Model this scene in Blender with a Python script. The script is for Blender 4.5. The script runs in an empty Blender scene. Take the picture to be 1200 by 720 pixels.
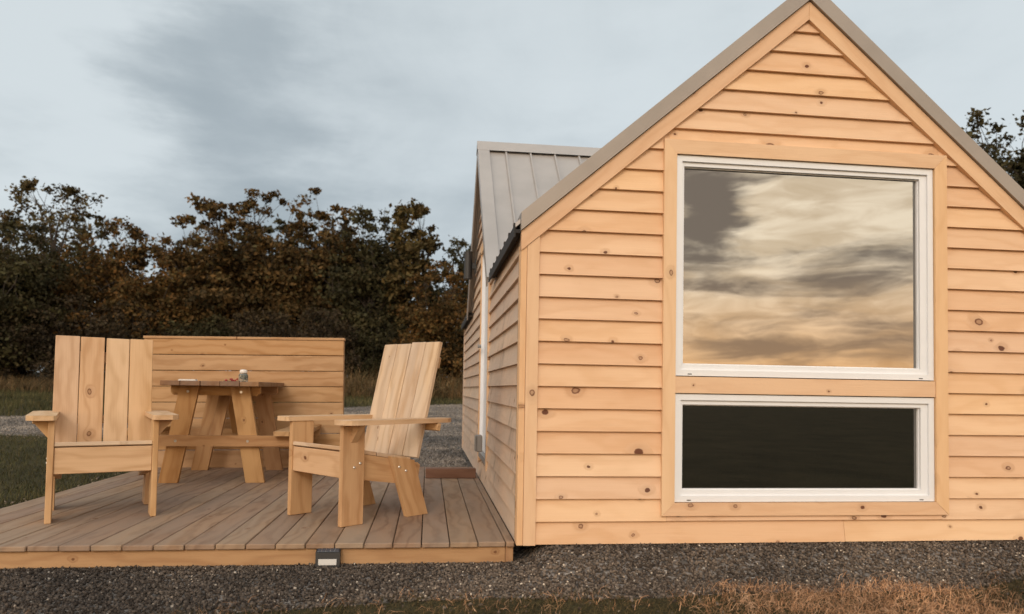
import bpy, math, random
import numpy as np
from mathutils import Matrix, Vector

random.seed(7)
S = bpy.context.scene
COL = S.collection
rad = math.radians

# ------------------------------------------------------------------ camera
cam_d = bpy.data.cameras.new('camera')
cam = bpy.data.objects.new('camera', cam_d)
COL.objects.link(cam)
S.camera = cam
_R = ((0.9928007, -0.1186175, 0.0166311), (0.0209488, 0.0352462, -0.9991591), (0.1179316, 0.9923143, 0.0374773))
_C = (-0.4437, -3.4286, 0.7539)
mw = Matrix.Identity(4)
for i in range(3):
    mw[i][0] = _R[0][i]; mw[i][1] = -_R[1][i]; mw[i][2] = -_R[2][i]; mw[i][3] = _C[i]
cam.matrix_world = mw
cam_d.sensor_width = 36.0
cam_d.lens = 36.0 * 819.31 / 1200.0
cam_d.shift_y = 65.86 / 1200.0
cam_d.clip_start = 0.05
cam_d.clip_end = 2000.0
cam_d.dof.use_dof = True
cam_d.dof.focus_distance = 4.3
cam_d.dof.aperture_fstop = 2.2

# ------------------------------------------------------------------ render look
S.view_settings.view_transform = 'Standard'
S.view_settings.look = 'None'
S.view_settings.gamma = 1.0
S.view_settings.exposure = 0.0
S.view_settings.use_curve_mapping = False
S.render.engine = 'CYCLES'
S.cycles.max_bounces = 8
S.cycles.transparent_max_bounces = 12
S.cycles.use_denoising = True

# ------------------------------------------------------------------ node helper
class NT:
    def __init__(self, tree):
        self.t = tree; self.n = tree.nodes; self.l = tree.links
    def node(self, typ, **kw):
        n = self.n.new(typ)
        for k, v in kw.items():
            setattr(n, k, v)
        return n
    def put(self, sock, v):
        if isinstance(v, bpy.types.NodeSocket): self.l.new(v, sock)
        elif v is not None: sock.default_value = v
    def math(self, op, a, b=None, c=None, clamp=False):
        n = self.node('ShaderNodeMath', operation=op, use_clamp=clamp)
        self.put(n.inputs[0], a); self.put(n.inputs[1], b); self.put(n.inputs[2], c)
        return n.outputs[0]
    def vmath(self, op, a, b=None, out=0):
        n = self.node('ShaderNodeVectorMath', operation=op)
        self.put(n.inputs[0], a)
        if b is not None: self.put(n.inputs[1], b)
        return n.outputs[out]
    def dot(self, a, b): return self.vmath('DOT_PRODUCT', a, b, 1)
    def mix(self, f, a, b, blend='MIX'):
        n = self.node('ShaderNodeMix', data_type='RGBA', blend_type=blend)
        n.clamp_factor = True
        self.put(n.inputs[0], f)
        for k, v in ((6, a), (7, b)):
            if isinstance(v, (tuple, list)) and len(v) == 3: v = (*v, 1)
            self.put(n.inputs[k], v)
        return n.outputs[2]
    def sstep(self, v, a, b, lo=0.0, hi=1.0):
        n = self.node('ShaderNodeMapRange', interpolation_type='SMOOTHSTEP')
        self.put(n.inputs[0], v); self.put(n.inputs[1], a); self.put(n.inputs[2], b)
        self.put(n.inputs[3], lo); self.put(n.inputs[4], hi)
        return n.outputs[0]
    def noise(self, vec, scale, detail=4, rough=0.55, dist=0.0, out=0, dim='3D'):
        n = self.node('ShaderNodeTexNoise', noise_dimensions=dim)
        self.put(n.inputs['Vector'], vec); self.put(n.inputs['Scale'], scale)
        self.put(n.inputs['Detail'], detail); self.put(n.inputs['Roughness'], rough); self.put(n.inputs['Distortion'], dist)
        return n.outputs[out]
    def xyz(self, v):
        n = self.node('ShaderNodeSeparateXYZ'); self.put(n.inputs[0], v); return n.outputs
    def comb(self, x, y, z):
        n = self.node('ShaderNodeCombineXYZ')
        self.put(n.inputs[0], x); self.put(n.inputs[1], y); self.put(n.inputs[2], z)
        return n.outputs[0]

# ------------------------------------------------------------------ sky
SUN_AZ = Vector((-0.30, -1.0, 0.0)).normalized()     # the sun stands behind the photographer
SUN_EL = rad(30)
world = bpy.data.worlds.new('World'); S.world = world
world.use_nodes = True
W = NT(world.node_tree)
W.n.clear()
wout = W.node('ShaderNodeOutputWorld'); bg = W.node('ShaderNodeBackground')
W.l.new(bg.outputs[0], wout.inputs[0])
bg.inputs[1].default_value = 0.1
skyt = W.node('ShaderNodeTexSky', sky_type='NISHITA', sun_disc=False)
skyt.sun_elevation = SUN_EL
skyt.sun_rotation = math.atan2(SUN_AZ.x, SUN_AZ.y)
skyt.dust_density = 3.0
d = W.node('ShaderNodeTexCoord').outputs['Generated']
dx, dy, dz = W.xyz(d)
up = W.math('MAXIMUM', dz, 0.0)
den = W.math('ADD', up, 0.42)
px = W.math('DIVIDE', dx, den); py = W.math('DIVIDE', dy, den)
pl = W.comb(px, py, 0.0)
warp = W.noise(pl, 0.9, 3, 0.5, out=1)
plw = W.vmath('ADD', pl, W.vmath('SCALE', W.vmath('SUBTRACT', warp, (0.5, 0.5, 0.5)), None))
for n in W.n:
    if n.bl_idname == 'ShaderNodeVectorMath' and n.operation == 'SCALE': n.inputs['Scale'].default_value = 0.9
n_big = W.noise(W.vmath('ADD', plw, (3.1, 7.7, 0.0)), 1.0, 6, 0.52)
dwv = W.noise(W.comb(W.math('MULTIPLY', dx, 4.0), W.math('MULTIPLY', dy, 4.0), W.math('MULTIPLY', dz, 13.0)), 1.0, 6, 0.58, out=1)
dw_r, dw_g, dw_b = W.xyz(dwv)
streak = W.noise(W.comb(W.math('MULTIPLY', dx, 6.5), W.math('MULTIPLY', dy, 6.5), W.math('MULTIPLY', dz, 34.0)), 1.0, 7, 0.6, 0.5)
n_fine = W.noise(W.vmath('ADD', plw, (11.0, 2.0, 0.0)), 3.4, 7, 0.6)
nn = W.math('ADD', W.math('MULTIPLY', n_big, 0.78), W.math('MULTIPLY', n_fine, 0.22))
def bank(az, el, wa, we, amount, tilt=0.0):
    """a cloud bank around one compass direction; az in degrees from +Y towards +X"""
    a = rad(az)
    fwd = (math.sin(a), math.cos(a), 0.0); side = (math.cos(a), -math.sin(a), 0.0)
    s = W.math('DIVIDE', W.dot(d, side), math.sin(rad(wa)))
    e = W.math('SUBTRACT', dz, math.sin(rad(el)))
    e = W.math('SUBTRACT', e, W.math('MULTIPLY', W.dot(d, side), tilt))
    e = W.math('DIVIDE', e, math.sin(rad(we)))
    s = W.math('ADD', s, W.math('MULTIPLY', W.math('SUBTRACT', dw_r, 0.5), 3.0)); e = W.math('ADD', e, W.math('MULTIPLY', W.math('SUBTRACT', dw_g, 0.5), 3.6))
    r2 = W.math('ADD', W.math('MULTIPLY', s, s), W.math('MULTIPLY', e, e))
    g = W.math('POWER', 2.718, W.math('MULTIPLY', r2, -1.0))
    g = W.math('MULTIPLY', g, W.sstep(W.dot(d, fwd), 0.0, 0.3))
    return W.math('MULTIPLY', g, amount)
west = W.sstep(W.dot(d, tuple(SUN_AZ)), -0.25, 0.75)
# cloudy east: grey blue overcast with paler breaks
dens_e = nn
for b in ((-15, 21, 7.5, 10, 0.22, 0.0), (-28, 20, 6.5, 13, -0.22, 0.0), (-5, 14, 5, 3, -0.08, 0.0), (36, 22, 20, 14, -0.12, 0.0)):
    dens_e = W.math('ADD', dens_e, bank(*b))
f_e = W.sstep(dens_e, 0.30, 0.74)
east = W.mix(f_e, (7.1, 7.75, 8.0), (3.95, 4.55, 4.9))
# bright evening clouds in the west, warmer towards the horizon
dens_w = W.math('ADD', W.math('MULTIPLY', nn, 0.35), W.math('MULTIPLY', W.math('SUBTRACT', streak, 0.13), 0.90))
WB = ((157.5, 15.0, 4.6, 3.8, 0.40, 0.0), (146.5, 9.0, 6, 1.7, 0.19, 0.0), (157, 8.4, 5, 0.8, 0.17, 0.0), (150, 3.6, 18, 1.0, 0.20, 0.0), (150, 5.6, 18, 2.2, 0.04, 0.0), (146, 13.5, 7, 3.2, -0.20, 0.0), (153, 6.6, 9, 0.8, -0.14, 0.0))
for b in WB:
    dens_w = W.math('ADD', dens_w, bank(*b))
f_w = W.sstep(dens_w, 0.42, 0.76)
warm = W.mix(W.sstep(dz, 0.01, 0.20), (32.0, 19.0, 9.0), (31.0, 26.5, 20.0))
warm = W.mix(W.sstep(dz, 0.25, 0.75), warm, (14.0, 14.8, 16.0))
wdark = W.mix(W.sstep(dz, 0.01, 0.20), (13.0, 8.0, 4.6), (6.6, 5.3, 4.1))
warm = W.mix(1.0, warm, W.mix(W.sstep(W.noise(W.comb(W.math('MULTIPLY', dx, 9.0), W.math('MULTIPLY', dy, 9.0), W.math('MULTIPLY', dz, 38.0)), 1.0, 6, 0.55, 0.6), 0.35, 0.68), (1.10, 1.10, 1.10), (0.74, 0.68, 0.60)), 'MULTIPLY')
westc = W.mix(f_w, warm, wdark)
cloud = W.mix(west, east, westc)
col = W.mix(0.9, skyt.outputs[0], cloud)
W.l.new(col, bg.inputs[0])

sun_d = bpy.data.lights.new('sun', 'SUN')
sun = bpy.data.objects.new('sun', sun_d); COL.objects.link(sun)
sun_d.energy = 1.0; sun_d.angle = rad(18); sun_d.color = (1.0, 0.91, 0.82)
to_sun = (SUN_AZ * math.cos(SUN_EL) + Vector((0, 0, math.sin(SUN_EL)))).normalized()
sun.rotation_euler = to_sun.to_track_quat('Z', 'Y').to_euler()
sun.location = to_sun * 30

# ------------------------------------------------------------------ materials
def material(name):
    m = bpy.data.materials.new(name); m.use_nodes = True
    t = NT(m.node_tree)
    return m, t, t.n['Principled BSDF']

def plain(name, colr, rough=0.5, metal=0.0, var=0.0, scale=8.0, bump=0.0, spec=0.5):
    m, t, b = material(name)
    tc = t.node('ShaderNodeTexCoord').outputs['Object']
    c = (*colr, 1)
    if var:
        n = t.noise(tc, scale, 6, 0.6)
        f = t.sstep(n, 0.3, 0.7)
        c = t.mix(f, tuple(v * (1 - var) for v in colr), tuple(min(1, v * (1 + var)) for v in colr))
    t.put(b.inputs['Base Color'], c)
    b.inputs['Roughness'].default_value = rough; b.inputs['Metallic'].default_value = metal
    b.inputs['Specular IOR Level'].default_value = spec
    if bump:
        bp = t.node('ShaderNodeBump'); bp.inputs['Strength'].default_value = bump; bp.inputs['Distance'].default_value = 0.01
        t.l.new(t.noise(tc, scale * 5, 5, 0.6), bp.inputs['Height']); t.l.new(bp.outputs[0], b.inputs['Normal'])
    return m

def wood(name, light, dark, knot=(0.16, 0.07, 0.03), knots=0.3, grain=1.0, weather=None, weather_amt=0.0, rough=0.62, spread=0.10, blotch=0.0, ksize=1.0):
    """softwood, grain along the local x axis of each board; every board draws its own stretch of the pattern"""
    m, t, b = material(name)
    oc = t.node('ShaderNodeTexCoord').outputs['Object']
    rnd = t.node('ShaderNodeObjectInfo').outputs['Random']
    off = t.comb(t.math('MULTIPLY', rnd, 91.0), t.math('MULTIPLY', rnd, 37.0), t.math('MULTIPLY', rnd, 53.0))
    p = t.vmath('ADD', oc, off)
    x, y, z = t.xyz(p)
    # knots
    kv = t.node('ShaderNodeTexVoronoi', voronoi_dimensions='2D', feature='F1')
    kv.inputs['Scale'].default_value = 1.0
    kx = t.math('ADD', t.math('MULTIPLY', x, 4.2), t.math('MULTIPLY', t.noise(p, 26.0, 3, 0.6), 0.14)); ky = t.math('MULTIPLY', y, 5.6)
    t.put(kv.inputs['Vector'], t.comb(kx, ky, 0.0))
    kd = kv.outputs['Distance']; kr, kg, kb = t.xyz(kv.outputs['Color'])
    on = t.math('LESS_THAN', kr, knots)
    size = t.math('ADD', 0.022 * ksize, t.math('MULTIPLY', t.math('MULTIPLY', kg, kg), 0.06 * ksize))
    core = t.math('MULTIPLY', t.sstep(kd, size, t.math('MULTIPLY', size, 0.72)), on)
    inner = t.sstep(kd, t.math('MULTIPLY', size, 0.75), t.math('MULTIPLY', size, 0.35))
    ring = t.math('SUBTRACT', 1.0, t.math('MULTIPLY', inner, t.math('MULTIPLY', t.math('GREATER_THAN', kb, 0.45), 0.62)))
    halo = t.math('MULTIPLY', t.sstep(kd, t.math('MULTIPLY', size, 3.2), size), on)
    # grain lines
    bend = t.noise(t.comb(t.math('MULTIPLY', x, 1.6), t.math('MULTIPLY', y, 5.0), z), 1.0, 3, 0.5)
    ph = t.math('ADD', t.math('ADD', t.math('MULTIPLY', y, 60.0), t.math('MULTIPLY', z, 60.0)), t.math('MULTIPLY', bend, 26.0))
    ph = t.math('ADD', ph, t.math('MULTIPLY', halo, 5.0))
    line = t.math('ADD', t.math('MULTIPLY', t.math('SINE', ph), 0.5), 0.5)
    line = t.math('POWER', line, 2.2)
    fib = t.noise(t.comb(t.math('MULTIPLY', x, 5.0), t.math('MULTIPLY', y, 170.0), t.math('MULTIPLY', z, 170.0)), 1.0, 4, 0.6)
    tone = t.noise(t.comb(t.math('MULTIPLY', x, 1.2), t.math('MULTIPLY', y, 9.0), z), 1.0, 3, 0.5)
    f = t.math('ADD', t.math('MULTIPLY', line, 0.36 * grain), t.math('MULTIPLY', t.math('SUBTRACT', fib, 0.45), 0.55 * grain))
    f = t.math('ADD', f, t.math('MULTIPLY', t.math('SUBTRACT', tone, 0.42), 1.15), clamp=True)
    c = t.mix(f, light, dark)
    if weather is not None:
        wn = t.noise(t.comb(t.math('MULTIPLY', x, 1.3), t.math('MULTIPLY', y, 6.0), z), 1.0, 5, 0.62)
        wf = t.math('MULTIPLY', t.sstep(wn, 0.30, 0.62), weather_amt, clamp=True)
        wc = t.mix(fib, tuple(v * 0.72 for v in weather), tuple(v * 1.2 for v in weather))
        c = t.mix(wf, c, wc)
    if blotch:
        geo = t.node('ShaderNodeNewGeometry').outputs['Position']
        gx, gy, gz_ = t.xyz(geo)
        bn = t.noise(t.comb(t.math('MULTIPLY', gx, 3.0), t.math('MULTIPLY', gy, 3.0), t.math('MULTIPLY', gz_, 1.1)), 1.3, 6, 0.65)
        c = t.mix(t.math('MULTIPLY', t.sstep(bn, 0.55, 0.75), blotch), c, (0.10, 0.075, 0.055))
    c = t.mix(t.math('MULTIPLY', halo, 0.32), c, tuple(0.5 * (dark[i] + knot[i]) for i in range(3)))
    c = t.mix(t.math('MULTIPLY', core, ring), c, knot)
    # board to board
    r2 = t.math('FRACT', t.math('MULTIPLY', rnd, 17.31))
    hs = t.node('ShaderNodeHueSaturation')
    t.put(hs.inputs['Hue'], t.math('ADD', 0.5, t.math('MULTIPLY', t.math('SUBTRACT', r2, 0.5), 0.008)))
    t.put(hs.inputs['Saturation'], t.math('ADD', 1.0, t.math('MULTIPLY', t.math('SUBTRACT', rnd, 0.5), 0.12)))
    t.put(hs.inputs['Value'], t.math('ADD', 1.0, t.math('MULTIPLY', t.math('SUBTRACT', r2, 0.5), 2 * spread)))
    t.put(hs.inputs['Color'], c)
    t.l.new(hs.outputs[0], b.inputs['Base Color'])
    t.put(b.inputs['Roughness'], t.math('ADD', rough, t.math('MULTIPLY', line, 0.12)))
    b.inputs['Specular IOR Level'].default_value = 0.28
    bp = t.node('ShaderNodeBump'); bp.inputs['Strength'].default_value = 0.28; bp.inputs['Distance'].default_value = 0.003
    h = t.math('SUBTRACT', t.math('MULTIPLY', fib, 1.0), t.math('MULTIPLY', line, 0.4))
    t.l.new(h, bp.inputs['Height']); t.l.new(bp.outputs[0], b.inputs['Normal'])
    return m

PINE = wood('pine_siding', (0.725, 0.485, 0.305), (0.60, 0.36, 0.20), ksize=1.5, knot=(0.13, 0.05, 0.025), knots=0.55, grain=0.85, spread=0.055)
PINE_TRIM = wood('pine_trim', (0.71, 0.47, 0.285), (0.58, 0.34, 0.185), ksize=1.3, knot=(0.15, 0.06, 0.03), knots=0.36, grain=0.7, spread=0.04)
PINE_SIDE = wood('pine_siding_weathered', (0.64, 0.465, 0.34), (0.50, 0.345, 0.24), knots=0.2, grain=0.9, weather=(0.50, 0.41, 0.335), weather_amt=0.6, spread=0.06, blotch=0.5)
CHAIR_W = wood('pine_chair', (0.56, 0.36, 0.195), (0.40, 0.225, 0.105), knots=0.26, grain=1.5, spread=0.06)
CHAIR_F = wood('pine_chair_back', (0.61, 0.405, 0.24), (0.46, 0.28, 0.145), knots=0.40, grain=1.5, spread=0.05)
CHAIR_W2 = wood('pine_chair_pale', (0.62, 0.44, 0.285), (0.40, 0.245, 0.135), knots=0.34, grain=1.7, weather=(0.52, 0.43, 0.35), weather_amt=0.5, spread=0.05)
SCREEN_W = wood('pine_screen', (0.48, 0.295, 0.15), (0.34, 0.185, 0.08), knots=0.25, grain=1.4, spread=0.07)
TABLE_W = wood('pine_table', (0.43, 0.245, 0.11), (0.30, 0.15, 0.06), knots=0.26, grain=1.4, spread=0.08)
TABLE_TOP_W = wood('pine_table_top', (0.26, 0.135, 0.065), (0.16, 0.075, 0.035), knots=0.2, grain=1.0, weather=(0.22, 0.16, 0.12), weather_amt=0.6, spread=0.12)
DECK_W = wood('deck_boards', (0.335, 0.22, 0.14), (0.205, 0.122, 0.072), knots=0.16, grain=1.6, weather=(0.285, 0.215, 0.16), weather_amt=0.6, spread=0.09, rough=0.7)
FASCIA_W = wood('deck_fascia', (0.42, 0.25, 0.125), (0.30, 0.16, 0.075), knots=0.3, grain=1.3, spread=0.05)
STEP_W = wood('step_wood', (0.19, 0.10, 0.07), (0.12, 0.06, 0.04), knots=0.1, grain=1.0, spread=0.05)
DARK_W = plain('dark_timber', (0.05, 0.04, 0.03), 0.9, var=0.3)
VINYL = plain('white_vinyl', (0.73, 0.745, 0.77), 0.40, var=0.03, scale=3)
METAL = plain('tan_grey_roof_metal', (0.285, 0.25, 0.222), 0.42, 0.25, var=0.07, scale=3)
METAL_L = plain('pale_grey_roof_metal', (0.42, 0.40, 0.385), 0.40, 0.25, var=0.06, scale=3)
BLACK = plain('black_plastic', (0.02, 0.02, 0.021), 0.45)
GREY_BOX = plain('grey_plastic', (0.24, 0.23, 0.22), 0.55)
STEEL = plain('zinc_bolt', (0.62, 0.61, 0.58), 0.28, 0.9)
INTERIOR = plain('interior_board', (0.30, 0.22, 0.15), 0.8, var=0.2)
CLOSURE = plain('dark_eave_closure', (0.022, 0.02, 0.02), 0.8)

def glass_mat():
    m, t, b = material('window_glass')
    t.n.remove(b)
    out = t.n['Material Output']
    fr = t.node('ShaderNodeFresnel'); fr.inputs['IOR'].default_value = 3.2
    gl = t.node('ShaderNodeBsdfGlossy'); gl.inputs['Roughness'].default_value = 0.0; gl.inputs['Color'].default_value = (1, 0.985, 0.96, 1)
    bp = t.node('ShaderNodeBump'); bp.inputs['Strength'].default_value = 0.02; bp.inputs['Distance'].default_value = 0.02
    t.l.new(t.noise(t.node('ShaderNodeTexCoord').outputs['Object'], 3.0, 2, 0.5), bp.inputs['Height'])
    t.l.new(bp.outputs[0], gl.inputs['Normal'])
    tr = t.node('ShaderNodeBsdfTransparent'); tr.inputs['Color'].default_value = (0.22, 0.22, 0.21, 1)
    mx = t.node('ShaderNodeMixShader')
    t.l.new(fr.outputs[0], mx.inputs[0]); t.l.new(tr.outputs[0], mx.inputs[1]); t.l.new(gl.outputs[0], mx.inputs[2])
    t.l.new(mx.outputs[0], out.inputs[0])
    return m
GLASS = glass_mat()

def foliage(name, cols, rough=0.75, trans=0.12):
    m, t, b = material(name)
    r = t.node('ShaderNodeNewGeometry').outputs['Random Per Island']
    ramp = t.node('ShaderNodeValToRGB')
    e = ramp.color_ramp.elements
    while len(e) < len(cols): e.new(0.5)
    for i, c in enumerate(cols):
        e[i].position = i / (len(cols) - 1); e[i].color = (*c, 1)
    t.l.new(r, ramp.inputs[0])
    c = ramp.outputs[0]
    oc = t.node('ShaderNodeTexCoord').outputs['Object']
    big = t.noise(oc, 0.8, 3, 0.6)
    c = t.mix(1.0, c, t.mix(t.sstep(big, 0.3, 0.7), (0.55, 0.55, 0.55), (1.7, 1.58, 1.42)), 'MULTIPLY')
    t.l.new(c, b.inputs['Base Color'])
    b.inputs['Roughness'].default_value = rough
    b.inputs['Specular IOR Level'].default_value = 0.15
    if trans:
        out = t.n['Material Output']
        tl = t.node('ShaderNodeBsdfTranslucent'); t.l.new(c, tl.inputs['Color'])
        mx = t.node('ShaderNodeMixShader'); mx.inputs[0].default_value = trans
        t.l.new(b.outputs[0], mx.inputs[1]); t.l.new(tl.outputs[0], mx.inputs[2]); t.l.new(mx.outputs[0], out.inputs[0])
    return m
LEAF_OAK = foliage('oak_leaves', [(0.0432, 0.0333, 0.0154), (0.0744, 0.0486, 0.0205), (0.1056, 0.0640, 0.0243), (0.0480, 0.0461, 0.0205)])
LEAF_RUST = foliage('rust_leaves', [(0.0719, 0.0422, 0.0156), (0.1160, 0.0620, 0.0204), (0.0650, 0.0496, 0.0180), (0.0464, 0.0322, 0.0144)])
LEAF_DARK = foliage('dark_leaves', [(0.0307, 0.0299, 0.0154), (0.0435, 0.0422, 0.0205), (0.0410, 0.0326, 0.0166), (0.0538, 0.0544, 0.0243)])
LEAF_OLIVE = foliage('olive_leaves', [(0.0540, 0.0474, 0.0192), (0.0816, 0.0614, 0.0240), (0.0660, 0.0461, 0.0192), (0.0420, 0.0410, 0.0180)])
LEAF_BRUSH = foliage('brush_leaves', [(0.0307, 0.0238, 0.0166), (0.0461, 0.0343, 0.0230), (0.0358, 0.0317, 0.0179), (0.0576, 0.0396, 0.0218)])
BARK = plain('bark', (0.055, 0.042, 0.033), 0.9, var=0.35, scale=6, bump=0.5)
GRASS_M = foliage('grass_blades', [(0.0420, 0.0476, 0.0210), (0.0630, 0.0630, 0.0280), (0.1050, 0.0868, 0.0420), (0.0490, 0.0588, 0.0252)], trans=0.2)
STRAW_M = foliage('straw', [(0.33, 0.18, 0.10), (0.47, 0.285, 0.17), (0.19, 0.105, 0.06), (0.58, 0.39, 0.26)], trans=0.1)
MOSSY_M = foliage('short_dark_grass', [(0.045, 0.040, 0.018), (0.06, 0.048, 0.022), (0.10, 0.07, 0.035), (0.035, 0.036, 0.016)], trans=0.1)
WEED_M = foliage('dry_weeds', [(0.085, 0.058, 0.030), (0.14, 0.092, 0.048), (0.062, 0.056, 0.026), (0.19, 0.12, 0.062)], trans=0.1)
STONE_M = foliage('gravel_stones', [(0.030, 0.024, 0.020), (0.072, 0.059, 0.050), (0.150, 0.126, 0.108), (0.046, 0.036, 0.030)], rough=0.85, trans=0)
VERGE_M = foliage('verge_stones', [(0.12, 0.095, 0.075), (0.22, 0.18, 0.145), (0.08, 0.065, 0.05)], rough=0.85, trans=0)
YARD_M = foliage('yard_stones', [(0.07, 0.063, 0.058), (0.15, 0.138, 0.128), (0.24, 0.22, 0.205), (0.10, 0.09, 0.08)], rough=0.85, trans=0)
PALE_STONE_M = foliage('pale_stones', [(0.34, 0.30, 0.26), (0.50, 0.46, 0.41), (0.28, 0.23, 0.19)], rough=0.8, trans=0)

# ------------------------------------------------------------------ object helpers
def link(o, parent=None):
    COL.objects.link(o)
    if parent is not None: o.parent = parent
    return o
def empty(name, loc, rz=0.0):
    o = bpy.data.objects.new(name, None); o.empty_display_size = 0.2
    o.location = loc; o.rotation_euler = (0, 0, rz)
    return link(o)
def tag(o, label=None, cat=None, group=None, kind=None):
    if label: o['label'] = label
    if cat: o['category'] = cat
    if group: o['group'] = group
    if kind: o['kind'] = kind
    return o
def mesh(name, verts, faces, mat, parent=None, M=None, smooth=False):
    me = bpy.data.meshes.new(name)
    me.from_pydata([tuple(v) for v in verts], [], faces)
    me.materials.append(mat)
    if smooth: me.polygons.foreach_set('use_smooth', [True] * len(me.polygons))
    me.update()
    o = bpy.data.objects.new(name, me)
    link(o, parent)
    if M is not None: o.matrix_basis = M
    return o
def big_mesh(name, V, F, mat, parent=None, smooth=False):
    """V (n,3), F (m,k) numpy"""
    me = bpy.data.meshes.new(name)
    n, m, k = len(V), len(F), F.shape[1]
    me.vertices.add(n); me.vertices.foreach_set('co', np.ascontiguousarray(V, dtype=np.float32).ravel())
    me.loops.add(m * k); me.loops.foreach_set('vertex_index', np.ascontiguousarray(F, dtype=np.int32).ravel())
    me.polygons.add(m)
    me.polygons.foreach_set('loop_start', np.arange(0, m * k, k, dtype=np.int32))
    me.polygons.foreach_set('loop_total', np.full(m, k, dtype=np.int32))
    if smooth: me.polygons.foreach_set('use_smooth', np.ones(m, dtype=bool))
    me.materials.append(mat)
    me.update(calc_edges=True); me.validate()
    o = bpy.data.objects.new(name, me)
    return link(o, parent)

def chamfer_box(L, Wd, T, c):
    """box along x with chamfered edges: 24 corners"""
    h = (L / 2, Wd / 2, T / 2)
    V, idx = [], {}
    for sx in (-1, 1):
        for sy in (-1, 1):
            for sz in (-1, 1):
                s = (sx, sy, sz)
                for a in range(3):
                    v = [s[i] * (h[i] if i == a else h[i] - c) for i in range(3)]
                    idx[(s, a)] = len(V); V.append(v)
    F = []
    def ordered(f):
        cen = Vector([sum(V[i][k] for i in f) / len(f) for k in range(3)])
        p = [Vector(V[i]) for i in f]
        nrm = (p[1] - p[0]).cross(p[2] - p[0])
        return f if nrm.dot(cen) > 0 else f[::-1]
    for a in range(3):
        b, e = [i for i in range(3) if i != a]
        for s in (-1, 1):
            f = []
            for sb, se in ((-1, -1), (1, -1), (1, 1), (-1, 1)):
                k = [0, 0, 0]; k[a] = s; k[b] = sb; k[e] = se
                f.append(idx[(tuple(k), a)])
            F.append(ordered(f))
        for sb in (-1, 1):
            for se in (-1, 1):
                k0 = [0, 0, 0]; k0[b] = sb; k0[e] = se; k0[a] = -1
                k1 = list(k0); k1[a] = 1
                k0, k1 = tuple(k0), tuple(k1)
                F.append(ordered([idx[(k0, b)], idx[(k1, b)], idx[(k1, e)], idx[(k0, e)]]))
    for sx in (-1, 1):
        for sy in (-1, 1):
            for sz in (-1, 1):
                s = (sx, sy, sz)
                F.append(ordered([idx[(s, 0)], idx[(s, 1)], idx[(s, 2)]]))
    return V, F

def frame_m(o, ax, ay):
    ax = Vector(ax).normalized(); ay = Vector(ay); ay = (ay - ax * ay.dot(ax)).normalized(); az = ax.cross(ay)
    M = Matrix.Identity(4)
    for i in range(3):
        M[i][0] = ax[i]; M[i][1] = ay[i]; M[i][2] = az[i]; M[i][3] = o[i]
    return M
def board(name, p0, p1, width_dir, Wd, T, mat, parent=None, c=0.003):
    """a plank whose centre line runs from p0 to p1"""
    p0, p1 = Vector(p0), Vector(p1)
    V, F = chamfer_box((p1 - p0).length, Wd, T, min(c, T * 0.3, Wd * 0.3))
    return mesh(name, V, F, mat, parent, frame_m((p0 + p1) / 2, p1 - p0, width_dir))
def slab(name, lo, hi, mat, parent=None, axis=0, c=0.003):
    """axis-aligned plank, grain along the chosen axis"""
    lo, hi = Vector(lo), Vector(hi); cen = (lo + hi) / 2; s = hi - lo
    e = [Vector((1, 0, 0)), Vector((0, 1, 0)), Vector((0, 0, 1))]
    o = [i for i in range(3) if i != axis]
    o.sort(key=lambda i: -s[i])
    return board(name, cen - e[axis] * s[axis] / 2, cen + e[axis] * s[axis] / 2, e[o[0]], s[o[0]], s[o[1]], mat, parent, c)
def clip(poly, a, b, c):
    """keep a*u + b*v <= c"""
    out = []
    for i in range(len(poly)):
        p, q = poly[i], poly[(i + 1) % len(poly)]
        dp = a * p[0] + b * p[1] - c; dq = a * q[0] + b * q[1] - c
        if dp <= 0: out.append(p)
        if dp * dq < 0:
            k = dp / (dp - dq); out.append((p[0] + (q[0] - p[0]) * k, p[1] + (q[1] - p[1]) * k))
    return out
def prism(name, poly, back, front, mat, parent, org, ax, ay, rot=0.0):
    """polygon (u, v) on the wall plane org + u*ax + v*ay; back/front: outward distance (number or function of v).
    rot turns the local axes so that the grain (local x) follows a sloping or standing board"""
    ax, ay, org = Vector(ax), Vector(ay), Vector(org)
    area = sum(poly[i][0] * poly[(i + 1) % len(poly)][1] - poly[(i + 1) % len(poly)][0] * poly[i][1] for i in range(len(poly)))
    if area < 0: poly = poly[::-1]
    cu = sum(p[0] for p in poly) / len(poly); cv = sum(p[1] for p in poly) / len(poly)
    gx = ax * math.cos(rot) + ay * math.sin(rot); gy = -ax * math.sin(rot) + ay * math.cos(rot)
    M = frame_m(org + ax * cu + ay * cv, gx, gy)
    fb = back if callable(back) else (lambda v: back)
    ff = front if callable(front) else (lambda v: front)
    cr, sr = math.cos(rot), math.sin(rot)
    V = []
    for fn in (fb, ff):
        for u, v in poly:
            a, b = u - cu, v - cv
            V.append((a * cr + b * sr, -a * sr + b * cr, fn(v)))
    n = len(poly)
    F = [list(range(n - 1, -1, -1)), list(range(n, 2 * n))]
    for i in range(n):
        j = (i + 1) % n
        F.append([i, j, n + j, n + i])
    return mesh(name, V, F, mat, parent, M)
def cylinder(name, r, h, mat, parent, M, n=14, r2=None, smooth=True):
    r2 = r if r2 is None else r2
    V = [(r * math.cos(2 * math.pi * i / n), r * math.sin(2 * math.pi * i / n), 0) for i in range(n)]
    V += [(r2 * math.cos(2 * math.pi * i / n), r2 * math.sin(2 * math.pi * i / n), h) for i in range(n)]
    F = [list(range(n - 1, -1, -1)), list(range(n, 2 * n))] + [[i, (i + 1) % n, n + (i + 1) % n, n + i] for i in range(n)]
    return mesh(name, V, F, mat, parent, M)
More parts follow.
